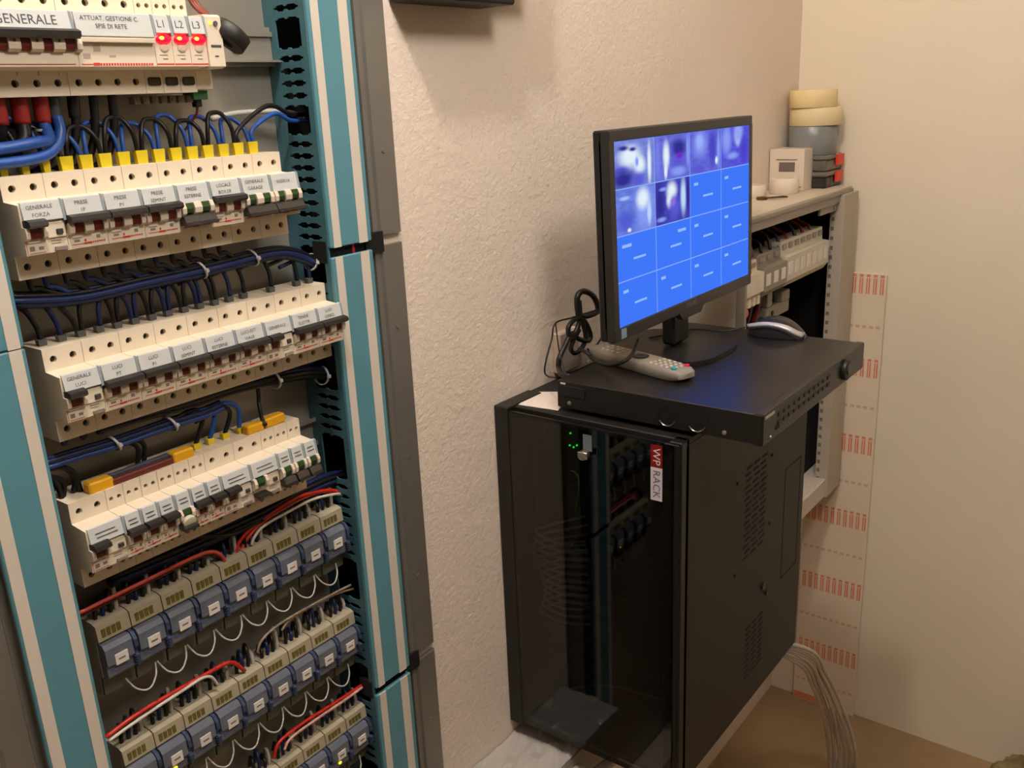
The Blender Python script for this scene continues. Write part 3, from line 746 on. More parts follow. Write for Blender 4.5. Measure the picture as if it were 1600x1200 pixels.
tie(CP[2].lerp(CP[3], .0), .0085, (0, -.4, .1), 'grey cable tie on the slanting blue bundle beside the busbar')
tie(CP[3].lerp(CP[4], .1), .0085, (0, -.4, .1), 'thin grey cable tie on the slanting blue bundle under the breaker row')
KP = [PY(a, b, .806) for a, b in [(150, 668), (230, 646), (300, 628), (360, 608), (430, 592), (495, 583), (522, 596)]]
for k in range(8):
    a = 2*math.pi*k/8; d = Vector((0, .0062*math.cos(a), .0062*math.sin(a)+.002))
    wire('bundle_wire', [p+d for p in KP], .0027, WBLACK if k % 3 else WNAVY, 'black cable of the thick bundle running into the duct below the GENERALE row', 'cables of the thick black bundle')
zc_bot = ZC_-.042
for i in range(0, 14):
    x = xc(i); e = along(KP, x+.022)
    wire('outgoing_wire', [(x, .801, zc_bot+.004), (x+.002, .803, zc_bot-.008), (x+.008, .805, (zc_bot+e.z)/2-.002), e+Vector((.0, .0, .002)), along(KP, x+.05)], .0024, WBLACK if i % 2 else WNAVY, 'short dark wire from a breaker terminal into the thick black bundle', 'outgoing wires above the thick black bundle')
tie(KP[-2].lerp(KP[-1], .25), .0105, (0, .1, .1), 'white cable tie with a round head at the duct end of the black bundle')
tie(KP[3].lerp(KP[4], .95), .0105, (0, -.2, .1), 'thin white cable tie in the middle of the black bundle')
a = PY(404, 618, .808)
wire('drop_wire', [a+Vector((0, 0, .012)), a, PY(405, 634, .806), PY(411, 660, .792), PY(416, 664, .790)], .0022, WBLACK, 'black wire hooked over the split yellow cap')

# busbar with caps on top of row D
def bar_between(name, p0, p1, hy, hz, m, parent=None):
    d = p1-p0; L = d.length
    o = obj(name, MB().box(0, L, -hy, hy, -hz, hz, min(hy, hz)*.3).mesh(name, m), parent)
    o.location = p0; o.rotation_euler = (0, -math.atan2(d.z, d.x), math.atan2(d.y, d.x)); return o
yb_ = .794
bb = thing('comb_busbar', 'brown and grey comb busbar with orange-yellow end caps on top of the breakers', 'busbar', (.45, yb_, zd_top))
def bl(v): return v - Vector((.45, yb_, zd_top))
zq = zd_top + .0040
xs = [PY(134, 752, yb_).x, PY(170, 743, yb_).x, PY(268, 708, yb_).x, PY(299, 697, yb_).x]
bar_between('red_bar', bl(Vector((xs[1]-.006, yb_, zq-.001))), bl(Vector((xs[2], yb_, zq-.001))), .0032, .0036, mat('brown_red_bar', (112, 50, 38), .5), bb)
bar_between('grey_bar', bl(Vector((xs[1]-.002, yb_+.006, zq+.002))), bl(Vector((xs[2], yb_+.006, zq+.002))), .0028, .0034, mat('slate_bar', (70, 74, 88), .5), bb)
bar_between('end_cap', bl(Vector((xs[0], yb_+.002, zq+.001))), bl(Vector((xs[1]+.002, yb_+.002, zq+.001))), .0062, .0056, YCAP, bb)
bar_between('end_cap', bl(Vector((xs[2]-.001, yb_+.002, zq+.001))), bl(Vector((xs[3], yb_+.002, zq+.001))), .0062, .0056, YCAP, bb)
xs2 = [PY(384, 668, yb_).x, PY(411, 658, yb_).x, PY(442, 643, yb_).x]
b2 = thing('busbar_cap', 'orange-yellow split cap tied with a black wire on top of the breakers', 'busbar cap', (xs2[1], yb_, zd_top))
bar_between('cap_half', Vector((xs2[0]-xs2[1], .002, .0052)), Vector((-.0008, .002, .0052)), .0055, .0052, YCAP, b2)
bar_between('cap_half', Vector((.0008, .002, .0058)), Vector((xs2[2]-xs2[1], .002, .0064)), .0055, .0052, YCAP, b2)
for i in (0, 1):
    x = XD+MW*i
    wire('feed_wire', [(x-.004, .806, zd_top-.003), (x-.005, .807, zd_top+.012), (x-.012, .808, zd_top+.026), (x-.028, .809, zd_top+.034)], .0028, WBLACK, 'black feed wire curling into the breaker under the yellow cap', 'black feed wires beside the yellow cap')

# below row D: dark blue bundle, red and white pairs
DP = [PY(a, b, .812) for a, b in [(170, 905), (260, 868), (330, 838), (400, 806), (455, 776), (505, 752), (534, 744)]]
for k in range(7):
    a = 2*math.pi*k/7; d = Vector((0, .0055*math.cos(a), .0065*math.sin(a)))
    wire('bundle_wire', [p+d for p in DP], .0027, WNAVY if k % 3 else WBLACK, 'dark blue cable of the bundle below the busbar breakers', 'cables of the dark blue bundle')
zd_bot = ZD-.042
for i in range(2, 15):
    x = XD+MW*i; e = along(DP, x+.006)
    wire('outgoing_wire', [(x, .803, zd_bot+.004), (x+.001, .806, zd_bot-.008), (x+.002, .810, (zd_bot+e.z)/2), e+Vector((.004, 0, .002)), along(DP, x+.04)], .0024, WBLACK if i % 2 else WNAVY, 'short dark wire from a busbar breaker into the dark blue bundle', 'outgoing wires above the dark blue bundle')
wire('loop_wire', [PY(300, 838, .806), PY(340, 838, .804), PY(370, 832, .804), PY(410, 812, .806)], .0026, WBLACK, 'black wire sagging below the dark blue bundle')
def pxwire(name, pp, y, r, m, label, group=None): return wire(name, [PY(a, b, y + (dy[0] if dy else 0)) for a, b, *dy in pp], r, m, label, group)
pxwire('control_wire', [(370, 868), (372, 850), (392, 826), (430, 798), (470, 775), (510, 766), (536, 770)], .806, .0022, WRED, 'red wire arching over the relays into the duct beside a white wire')
pxwire('control_wire', [(376, 862), (386, 842), (410, 816), (450, 790), (495, 770), (536, 768)], .808, .0020, mat('orange_wire', (214, 78, 40), .4), 'orange-red wire arching behind the red one into the duct')
pxwire('control_wire', [(393, 852), (397, 840), (412, 822), (450, 800), (490, 780), (525, 772), (536, 774)], .802, .0017, WWHITE, 'white wire arching in front of the red one into the duct')
pxwire('control_wire', [(124, 958), (160, 940), (230, 906), (300, 872), (330, 862), (346, 868), (352, 880)], .800, .0020, mat('pink_red_wire', (190, 74, 58), .4), 'pinkish red wire running from the column over the relays')
pxwire('control_wire', [(122, 964), (160, 945), (240, 905), (310, 871), (336, 865), (355, 882)], .804, .0018, mat('dark_red_wire', (110, 30, 24), .4), 'dark red wire running under the pinkish red one')
pxwire('control_wire', [(166, 1152), (205, 1122), (260, 1088), (310, 1060), (350, 1038), (366, 1036), (382, 1048)], .800, .0022, WRED, 'red wire slanting over the middle relay row')
pxwire('control_wire', [(170, 1150), (215, 1118), (270, 1085), (320, 1058), (352, 1038), (372, 1038)], .804, .0018, mat('dark_red_wire', (110, 30, 24)), 'dark red wire slanting behind the red one over the middle relay row')
pxwire('control_wire', [(170, 1158), (200, 1136), (250, 1102), (290, 1076), (315, 1060), (330, 1058), (340, 1070)], .796, .0017, WWHITE, 'white wire slanting beside the red one over the middle relay row')
pxwire('control_wire', [(402, 1020), (408, 1002), (430, 980), (470, 955), (520, 928), (548, 914)], .802, .0015, WTAN, 'tan wire rising to the duct above the middle relay row')
pxwire('control_wire', [(440, 985), (455, 966), (500, 940), (530, 926), (552, 920)], .804, .0014, mat('beige_wire', (186, 160, 130), .45), 'beige wire rising beside the tan one to the duct')
pxwire('control_wire', [(428, 1185), (436, 1160), (470, 1132), (520, 1100), (566, 1070)], .800, .0020, WRED, 'red wire rising to the duct above the lowest relay row')
pxwire('control_wire', [(444, 1172), (456, 1152), (500, 1120), (540, 1093), (566, 1074)], .797, .0017, mat('pale_pink_wire', (212, 160, 146), .45), 'pale pink wire rising beside the red one above the lowest relay row')
# short wires at the relay tops
for row, (zr, xs_, nm) in enumerate(((ZE, [X0+RP*i for i in range(9)], 'upper'), (ZF, [.3774+RP*i for i in range(9)], 'middle'), (ZG, [.5201+RP*i for i in range(5)], 'lowest'))):
    for i, x in enumerate(xs_):
        z = zr + .040
        for k, (dx, m, c) in enumerate(((-.010, WBLACK, 'black'), (-.002, WNAVY, 'dark blue'), (.006, WBLACK, 'black'), (.012, mat('grey_white_wire', (168, 160, 146), .5), 'pale grey'))):
            h = .010 + .004*((i*3+k*5+row) % 4)
            wire('relay_wire', [(x+dx, .8075, z-.006), (x+dx+.001, .8075, z+h*.6), (x+dx+.003, .812, z+h), (x+dx+.006, .820, z+h*.9), (x+dx+.007, .826, z-.004)], .0022, m, 'short %s wire plugged into the top of the %s relay row' % (c, nm), 'short %s wires on top of the %s relay row' % (c, nm), 6, 3)
    # scalloped white jumpers under the relays
    for i in range(len(xs_)-1 if row < 2 else len(xs_)-1):
        a = Vector((xs_[i]+.004, .7995, zr-.031)); b = Vector((xs_[i+1]+.002, .7995, zr-.031))
        wire('jumper_wire', [a] + [a.lerp(b, q/8)+Vector((0, -.009*math.sin(math.pi*q/8)-.003, -.0165*math.sin(math.pi*(q/8)**.85)**.75)) for q in range(1, 8)] + [b], .0010, mat('dull_white_wire', (176, 172, 162), .5), 'thin white jumper sagging below the %s relay row' % nm, 'white jumpers below the %s relay row' % nm, 6, 4)
# tilted black ring transformer with brown leads beside the slim module
tr = thing('ring_transformer', 'black ring current transformer hanging on brown leads beside the slim cream module', 'transformer', (.580, .770, ZC+.0665), Vector((0, 0, 1)).rotation_difference(Vector((.62, -.22, .75))).to_euler())
obj('ring', shade_auto(MB().lathe((0, 0, 0), [(.0075, -.0075), (.0165, -.0075), (.0178, -.0062), (.0178, .0062), (.0165, .0075), (.0075, .0075), (.0068, .006), (.0068, -.006), (.0075, -.0075)], 32).mesh('ring', mat('black_ring', (30, 28, 24), .5)), 50), tr)
obj('rim', shade_auto(MB().lathe((0, 0, 0), [(.0085, .0076), (.0155, .0076), (.0150, .0082), (.0090, .0082), (.0085, .0076)], 28).mesh('rim', mat('grey_rim', (84, 80, 72), .45)), 50), tr)
for k in range(3):
    wire('brown_wire', [PY(290+4*k, -12, .790), PY(302+4*k, 8, .785), PY(318+3*k, 22, .775), PY(332, 27+2*k, .768), PY(346, 33+2*k, .766)], .0019, WBROWN if k != 1 else mat('red_brown_lead', (136, 50, 38), .45), 'brown lead of the black ring transformer', 'brown leads of the ring transformer')

# ------------------------------------------------------------------ black wall rack (from here on in room units)
UNIT = U; ZC = 1.905; YW = .967; XR = 2.566
RX0, RX1, RY0, RY1, RZ0, RZ1 = 1.186, 1.733, 0.605, YW-.001, ZC-1.160, ZC-.516
RBLK = mat('black_powder_coat', (24, 22, 18), .5, noise=.05, nscale=120)
RBLK2 = mat('black_door_frame', (18, 17, 16), .4)
rack = thing('wall_rack', 'black wall-mounted network rack with a smoked glass door lettered WP RACK', 'rack', (RX0, RY1, RZ0))
RO = Vector((RX0, RY1, RZ0))
def rpart(name, mb, m, parent=None, auto=False):
    me = mb.mesh(name, m); me.transform(Matrix.Translation(-RO))
    if auto: shade_auto(me)
    return obj(name, me, parent or rack)
T = .0015
rpart('top_panel', MB().box(RX0+.020, RX1, RY0, RY1, RZ1-.010, RZ1, .0015), RBLK)
rpart('bottom_panel', MB().box(RX0+.020, RX1, RY0, RY1, RZ0, RZ0+.010, .0015), RBLK)
sp = rpart('side_panel', MB().box(RX0+.020, RX1, RY0, RY0+T*2, RZ0+.010, RZ1-.010), RBLK)
rpart('back_panel', MB().box(RX1-T, RX1, RY0+.004, RY1, RZ0+.010, RZ1-.010), RBLK)
rpart('wall_panel', MB().box(RX0+.020, RX1, RY1-T, RY1, RZ0+.010, RZ1-.010), RBLK)
rpart('wall_rim', MB().box(RX0-.002, RX0+.10, RY1-.030, RY1, RZ0-.004, RZ1+.003, .0012), RBLK)
rpart('front_post', MB().box(RX0+.004, RX0+.030, RY0, RY0+.022, RZ0, RZ1, .0015), RBLK2)
# vents: slanting columns of horizontal slots
vb = MB()
for c in range(3):
    for r in range(16):
        x = 1.435+c*.034+ (0 if r % 2 else .006); z = ZC-.648-r*.0118
        vb.box(x, x+.024, RY0-.0004, RY0+.001, z-.0022, z+.0022)
stuff(rpart('vent_slots', vb, BLACKM, sp))
vb = MB()
for c in range(3):
    for r in range(10):
        x = 1.46+c*.030; z = ZC-.985-r*.0118
        vb.box(x, x+.021, RY0-.0004, RY0+.001, z-.0022, z+.0022)
stuff(rpart('vent_slots', vb, BLACKM, sp))
kb = MB()
x0, x1, z0, z1 = 1.628, 1.712, ZC-.955, ZC-.715
for a in ((x0, x1, z0, z0+.0022), (x0, x1, z1-.0022, z1), (x0, x0+.0022, z0, z1), (x1-.0022, x1, z0, z1)): kb.box(a[0], a[1], RY0-.0004, RY0+.001, a[2], a[3])
rpart('knockout_outline', kb, BLACKM, sp)
rpart('latch', MB().cyl((1.535, RY0-.001, ZC-.925), (0, 1, 0), .007, .005, 16).box(1.548, 1.556, RY0-.004, RY0, ZC-.951, ZC-.945), mat('dark_chrome', (70, 66, 60), .3, metal=.7), sp)
for x, z in ((1.40, ZC-.66), (1.40, ZC-.84), (1.555, ZC-.66), (1.555, ZC-.80)):
    rpart('vent_screw', MB().cyl((x, RY0-.0005, z), (0, 1, 0), .003, .002, 10), BLACKM, sp)
# glass door on the face that looks along the wall
door = rpart('door_frame', MB().box(RX0+.002, RX0+.008, RY0+.004, RY0+.030, RZ0+.002, RZ1-.004, .001).box(RX0+.002, RX0+.008, RY1-.036, RY1-.031, RZ0+.002, RZ1-.004).box(RX0+.002, RX0+.008, RY0+.030, RY1-.036, RZ1-.010, RZ1-.004).box(RX0+.002, RX0+.008, RY0+.030, RY1-.036, RZ0+.002, RZ0+.008), RBLK2)
GLASS = mat('smoked_glass', (120, 124, 118), .02, trans=1.0, ior=1.52)
rpart('glass_pane', MB().box(RX0-.0005, RX0+.0035, RY0+.012, RY1-.031, RZ0+.003, RZ1-.005), GLASS, door)
yl, zl = .778, ZC-.566
lk = rpart('lock', MB().cyl((RX0-.006, yl, zl), (1, 0, 0), .0085, .012, 20, bev=.001).box(RX0-.016, RX0-.012, yl-.012, yl+.006, zl-.004, zl+.008, .001), mat('chrome', (190, 184, 172), .2, metal=.9), door, True)
rpart('lock_plate', MB().box(RX0-.0012, RX0-.0004, yl-.013, yl+.004, zl+.006, zl+.034), mat('grey_plate', (92, 104, 112), .4), door)
# badge, read from top to bottom
by0, by1 = .636, .656
bd = rpart('badge', MB().box(RX0-.0018, RX0-.0005, by0, by1, ZC-.618, ZC-.562), mat('lilac_white_badge', (206, 196, 206), .4), door)
rpart('badge_red_field', MB().box(RX0-.0018, RX0-.0005, by0, by1, ZC-.562, ZC-.525), mat('dark_red_badge', (120, 14, 14), .4), door)
def side_text(s, size, m, y, z, sq=1.0):
    me = text_mesh(s, size, m, sq).copy()
    for v in me.vertices: x_, u_ = v.co.x, v.co.z; v.co = Vector((0, -u_, -x_))
    me.transform(Matrix.Translation(Vector((RX0-.0022, y, z)) - RO)); return obj('lettering', me, door)
side_text('WP', .0185, mat('pale_letter', (226, 206, 200), .5), (by0+by1)/2, ZC-.5435, 1.0)
side_text('RACK', .0185, mat('violet_letter', (110, 90, 110), .5), (by0+by1)/2, ZC-.590, .98)
# equipment inside the rack
for y in (.640, .915):
    rpart('rack_rail', MB().box(RX0+.058, RX0+.062, y-.012, y+.012, RZ0+.012, RZ1-.012), RBLK)
sw = thing('network_switch', 'dark network switch with green lights behind the smoked glass', 'switch', (RX0+.062, .778, ZC-.60))
obj('body', MB().box(0, .20, -.130, .130, .0, .044, .001).mesh('body', mat('dark_switch', (44, 46, 46), .45)), sw)
pm = cached('port', lambda: MB().box(-.001, .001, -.0055, .0055, -.0048, .0048).mesh('port', BLACKM))
for r in range(2):
    for i in range(12): obj('port', pm, sw, (-.0005, -.112+i*.0135, .012+r*.018))
lm = cached('gled', lambda: MB().sphere((0, 0, 0), .0017, u=8, v=6).mesh('status_light', LEDG))
for y, z in ((.069, .044-.006), (.071, .015), (.063, .013), (.056, .018)): obj('status_light', lm, sw, (-.002, y, z))
for k, zz in enumerate((ZC-.70, ZC-.80, ZC-.90, ZC-1.0)):
    pp = thing('patch_bay', ('black patch panel right below the lit switch behind the glass', 'black patch panel above the white cable loops behind the glass', 'black patch panel at the white cable loops behind the glass', 'black patch panel near the rack bottom behind the glass')[k], 'patch panel', (RX0+.060, .778, zz))
    obj('panel', MB().box(0, .003, -.130, .130, 0, .044, .0008).mesh('panel', mat('panel_black', (30, 30, 30), .5)), pp)
    for i in range(14): obj('port', pm, pp, (-.0005, -.118+i*.0155, .024))
    for i in range(2): obj('mount_screw', cached('msc', lambda: MB().cyl((-.001, 0, 0), (1, 0, 0), .003, .002, 10).mesh('mount_screw', SCREW)), pp, (0, (-.125, .125)[i], .008))
for k in range(12):
    z = ZC-.742-.0145*k
    y0 = .838 - .003*(k % 3); bul = .905+.012*math.sin(k*.55+.3)
    wire('patch_cable', [(RX0+.058, y0-.020, z+.030-.002*k), (RX0+.046, y0+.015, z+.016), (RX0+.034, (y0+bul)/2+.015, z+.002), (RX0+.030, bul, z-.012), (RX0+.036, (y0+bul)/2, z-.026), (RX0+.046, y0+.004, z-.028), (RX0+.058, y0-.02, z-.026)], .0026, mat('grey_patch_cord', (186, 182, 170), .5), 'pale grey patch cord looping behind the smoked glass', 'patch cords behind the smoked glass', 6, 5)
wire('loose_cable', [PX(884, 1078, RX0+.04), PX(920, 1070, RX0+.035), PX(960, 1072, RX0+.035), PX(1010, 1085, RX0+.035), PX(1045, 1096, RX0+.04)], .0016, mat('dim_grey_cord', (130, 126, 118), .5), 'thin grey cord crossing low behind the smoked glass', None, 6)
wire('patch_cable', [PX(893, 735, RX0+.05), PX(900, 738, RX0+.045), PX(905, 750, RX0+.045), PX(903, 780, RX0+.05), PX(900, 800, RX0+.055)], .0016, WWHITE, 'thin pale cord hanging from the lit switch', None, 6)

# ------------------------------------------------------------------ video recorder on the rack
DX0, DX1, DY0, DY1, DZ0, DZ1 = 1.2225, 1.688, .4905, .857, ZC-.508, ZC-.4606
dvr = thing('video_recorder', 'flat black video recorder carrying the monitor on top of the rack', 'recorder', (DX0, DY1, RZ1))
DO = Vector((DX0, DY1, RZ1))
def dpart(name, mb, m, parent=None, auto=False):
    me = mb.mesh(name, m); me.transform(Matrix.Translation(-DO))
    if auto: shade_auto(me)
    return obj(name, me, parent or dvr)
DBLK = mat('black_brushed_top', (24, 22, 21), .33, noise=.06, nscale=90)
dpart('case', MB().box(DX0, DX1, DY0+.014, DY1, DZ0, DZ1, .0012), DBLK)
fp = dpart('front_panel', MB().box(DX0-.001, DX1+.003, DY0, DY0+.016, DZ0-.002, DZ1+.001, .003, 2), mat('gloss_black_front', (26, 24, 21), .35))
for x in (DX0+.03, DX1-.03):
    for y in (DY0+.14, DY1-.03): dpart('foot', MB().cyl((x, y, (DZ0+RZ1)/2), (0, 0, 1), .012, DZ0-RZ1, 16), BLACKM)
for i in range(11):
    for r in range(2): dpart('button', MB().box(DX0+.055+i*.0215, DX0+.069+i*.0215, DY0-.0015, DY0+.001, DZ0+.016+r*.013, DZ0+.023+r*.013, .0008), BLACK, fp)
dpart('jog_dial', MB().cyl((DX1-.105, DY0-.003, DZ0+.024), (0, 1, 0), .019, .008, 28, bev=.0015), BLACK, fp, True)
dpart('dial_centre', MB().cyl((DX1-.105, DY0-.008, DZ0+.024), (0, 1, 0), .009, .003, 20), mat('dark_grey_dial', (52, 50, 46), .35), fp)
dpart('brand_plate', MB().box(DX0+.006, DX0+.040, DY0-.0010, DY0+.001, DZ1-.008, DZ1-.004), mat('silver_plate', (170, 166, 158), .35, metal=.5), fp)
dpart('usb_port', MB().box(DX0+.048, DX0+.062, DY0-.0010, DY0+.001, DZ0+.010, DZ0+.016), BLACKM, fp)
dpart('status_light', MB().sphere((DX0+.028, DY0-.0004, DZ0+.006), .002, u=8, v=6), mat('pale_dot', (190, 186, 176), .4), fp)
for y in (.648, .597):
    g = dpart('fan_vent', MB().lathe((DX0, y, DZ0+.021), [(.0165, -.001), (.0200, -.001), (.0200, .001), (.0165, .001), (.0165, -.001)], 28, 'x').cyl((DX0-.0003, y, DZ0+.021), (1, 0, 0), .006, .0012, 14).box(DX0-.0008, DX0+.0005, y-.0015, y+.0015, DZ0+.002, DZ0+.040).box(DX0-.0008, DX0+.0005, y-.019, y+.019, DZ0+.0195, DZ0+.0225), mat('grey_vent', (22, 21, 20), .4), None, True)
    dpart('vent_shine', MB().tube([(DX0-.001, y+.016*math.cos(a), DZ0+.021+.018*math.sin(a)) for a in [math.radians(q) for q in range(205, 340, 15)]], .0012, 6, 2), mat('vent_rim', (120, 116, 108), .25, metal=.8), g)
for y in (.832, .551): dpart('case_screw', MB().cyl((DX0-.0008, y, DZ0+.010), (1, 0, 0), .0036, .003, 14, bev=.0006), mat('bright_screw', (180, 172, 160), .3, metal=.8), None, True)
dpart('side_bracket', MB().box(DX0-.002, DX0, .80, .852, DZ0+.022, DZ0+.040, .0005), BLACK)
dpart('side_label', MB().box(DX0-.0026, DX0-.0018, .838, .848, DZ1-.005, DZ1-.002), mat('pale_label', (200, 194, 184), .5))

# ------------------------------------------------------------------ monitor
YM = .750
mon = thing('monitor', 'black flat monitor showing a blue grid of camera views', 'monitor', (1.475, .775, DZ1))
MO = Vector((1.475, .775, DZ1))
TILT = math.radians(-1.5)
MC = Vector((1.498, YM, ZC-.220))
MROT = Matrix.Translation(MC) @ Matrix.Rotation(TILT, 4, 'X') @ Matrix.Rotation(math.radians(0), 4, 'Z')
def mpart(name, mb, m, parent=None, auto=False, tilt=True):
    me = mb.mesh(name, m)
    if tilt: me.transform(MROT)
    me.transform(Matrix.Translation(-MO))
    if auto: shade_auto(me)
    return obj(name, me, parent or mon)
MBLK = mat('satin_black_bezel', (38, 36, 34), .4)
mw, mh = .2665, .1655       # half width, half height of the housing
sw_, st, sb = .252, .1475, -.1435
mpart('bezel', MB().box(-mw, mw, 0, .018, st, mh, .002).box(-mw, mw, 0, .018, -mh, sb, .002).box(-mw, -sw_, 0, .018, sb-.002, st+.002).box(sw_, mw, 0, .018, sb-.002, st+.002), MBLK)
mpart('back_shell', MB().box(-mw, mw, .012, .030, -mh, mh, .003).box(-.16, .16, .030, .048, -.11, .10, .008), BLACK)
mpart('neck', MB().box(-.030, .030, .020, .046, -mh-.062, -.06, .004), BLACK)
pg = []
for i in range(40):
    a = 2*math.pi*i/40; c, s_ = math.cos(a), math.sin(a)
    pg.append((MO.x+.012 + .106*math.copysign(abs(c)**.62, c), MO.y+.005 + .108*math.copysign(abs(s_)**.62, s_)))
mpart('base', MB().prism(pg, DZ1+.0005, DZ1+.009, 'z'), mat('satin_black_base', (32, 30, 29), .35), None, True, False)
mpart('bezel_bump', MB().prism([(-.05, sb-.018), (.05, sb-.018), (.036, -mh-.010), (-.036, -mh-.010)], -.0012, .010, 'y'), MBLK)
def mtext(s, size, m, x, z):
    me = text_mesh(s, size, m).copy(); me.transform(Matrix.Translation((x, -.0006, z))); me.transform(MROT); me.transform(Matrix.Translation(-MO)); return obj('lettering', me, mon)
mtext('PHILIPS', .0125, mat('grey_letter', (120, 116, 112), .4), .0, sb-.010)
mpart('energy_sticker', MB().box(-sw_+.004, -sw_+.020, -.0006, .0005, -mh+.003, -mh+.019), mat('pale_blue_sticker', (120, 150, 166), .5))
# lit panel: one part per view
SE = 1.05
def emat(name, rgb, e=1.0):
    if name in MATS: return MATS[name]
    m = bpy.data.materials.new(name); m.use_nodes = True; nt = m.node_tree; nt.nodes.clear()
    em = nt.nodes.new('ShaderNodeEmission'); out = nt.nodes.new('ShaderNodeOutputMaterial')
    em.inputs[0].default_value = lin(rgb)+(1,); em.inputs[1].default_value = e*SE
    nt.links.new(em.outputs[0], out.inputs[0]); MATS[name] = m; return m
def viewmat(name, base, blobs, seed):
    """one soft camera picture: a base tone with blurred patches (u, v from the upper left corner of the cell)"""
    m = bpy.data.materials.new(name); m.use_nodes = True; nt = m.node_tree; nt.nodes.clear()
    N = nt.nodes.new; Lk = nt.links.new
    em = N('ShaderNodeEmission'); out = N('ShaderNodeOutputMaterial'); tc = N('ShaderNodeTexCoord')
    n = N('ShaderNodeTexNoise'); n.inputs['Scale'].default_value = 7; n.inputs['Detail'].default_value = 3
    mp0 = N('ShaderNodeMapping'); mp0.inputs['Location'].default_value = (seed*3.1, seed, seed*1.7); Lk(tc.outputs['Generated'], mp0.inputs[0]); Lk(mp0.outputs[0], n.inputs['Vector'])
    mx = N('ShaderNodeMix'); mx.data_type = 'RGBA'
    mx.inputs[6].default_value = lin(tuple(v*.78 for v in base))+(1,); mx.inputs[7].default_value = lin(tuple(min(255, v*1.2) for v in base))+(1,)
    Lk(n.outputs['Fac'], mx.inputs[0]); cur = mx.outputs[2]
    for u, v, ru, rv, col in blobs:
        mp = N('ShaderNodeMapping'); mp.vector_type = 'POINT'
        mp.inputs['Location'].default_value = (-u/ru, 0, -(1-v)/rv); mp.inputs['Scale'].default_value = (1/ru, 0, 1/rv)
        Lk(tc.outputs['Generated'], mp.inputs[0])
        ln = N('ShaderNodeVectorMath'); ln.operation = 'LENGTH'; Lk(mp.outputs[0], ln.inputs[0])
        mr = N('ShaderNodeMapRange'); mr.interpolation_type = 'SMOOTHSTEP'
        mr.inputs['From Min'].default_value = .30; mr.inputs['From Max'].default_value = 1.35; mr.inputs['To Min'].default_value = 1; mr.inputs['To Max'].default_value = 0
        Lk(ln.outputs['Value'], mr.inputs['Value'])
        k = N('ShaderNodeMix'); k.data_type = 'RGBA'; k.inputs[7].default_value = lin(col)+(1,)
        Lk(mr.outputs[0], k.inputs[0]); Lk(cur, k.inputs[6]); cur = k.outputs[2]
    Lk(cur, em.inputs[0]); em.inputs[1].default_value = SE; Lk(em.outputs[0], out.inputs[0])
    MATS[name] = m; return m
BLUE_E = emat('screen_blue', (66, 122, 255)); BAR_E = emat('screen_text', (150, 190, 255)); GRID_E = emat('screen_grid', (140, 176, 250))
panel = mpart('screen', MB().box(-sw_, sw_, .0010, .0020, sb, st), GRID_E)
cw_, ch_ = 2*sw_/4, (st-sb)/4
W1, W2, L1, P1, D1 = (232, 246, 255), (196, 220, 255), (140, 158, 248), (92, 92, 215), (52, 48, 150)
views = {(0, 0): ((120, 134, 226), [(.38, .35, .30, .26, W1), (.62, .55, .16, .20, W1), (.22, .16, .14, .06, D1), (.45, .20, .10, .05, D1), (.14, .62, .22, .10, P1), (.20, .82, .34, .22, D1), (.58, .88, .20, .16, P1), (.55, .48, .05, .12, L1), (.87, .55, .055, .48, W1)]),
         (0, 1): ((104, 108, 220), [(.32, .45, .10, .34, W1), (.30, .80, .05, .20, W1), (.68, .32, .24, .24, D1), (.66, .62, .22, .16, P1), (.70, .50, .10, .08, (124, 40, 205)), (.66, .85, .24, .12, L1), (.95, .40, .05, .42, L1), (.08, .5, .08, .5, (120, 130, 235))]),
         (0, 2): ((98, 102, 216), [(.32, .30, .24, .34, L1), (.30, .24, .12, .18, (160, 182, 252)), (.72, .45, .13, .52, (76, 74, 200)), (.92, .5, .06, .5, L1), (.85, .76, .05, .10, W1), (.25, .9, .22, .12, P1)]),
         (0, 3): ((86, 84, 212), [(.18, .30, .18, .40, L1), (.58, .22, .10, .26, W1), (.60, .18, .20, .30, (150, 168, 250)), (.80, .6, .14, .45, (78, 70, 205)), (.40, .72, .22, .10, L1), (.14, .92, .2, .1, P1)]),
         (1, 0): ((104, 124, 234), [(.74, .50, .28, .60, L1), (.68, .28, .18, .26, W1), (.84, .62, .06, .30, W2), (.22, .20, .14, .05, (170, 196, 255)), (.24, .7, .24, .26, (86, 96, 214)), (.32, .92, .05, .05, W1)]),
         (1, 1): ((70, 70, 180), [(.12, .5, .14, .55, D1), (.46, .26, .16, .24, W1), (.40, .48, .10, .18, W1), (.54, .66, .18, .30, P1), (.50, .52, .08, .12, (150, 110, 225)), (.80, .44, .09, .46, W2), (.94, .4, .06, .5, D1), (.22, .18, .12, .05, L1), (.16, .88, .14, .06, L1)])}
def rect(x0, x1, z0, z1, y=.0004): return MB().quad((x0, y, z0), (x1, y, z0), (x1, y, z1), (x0, y, z1))
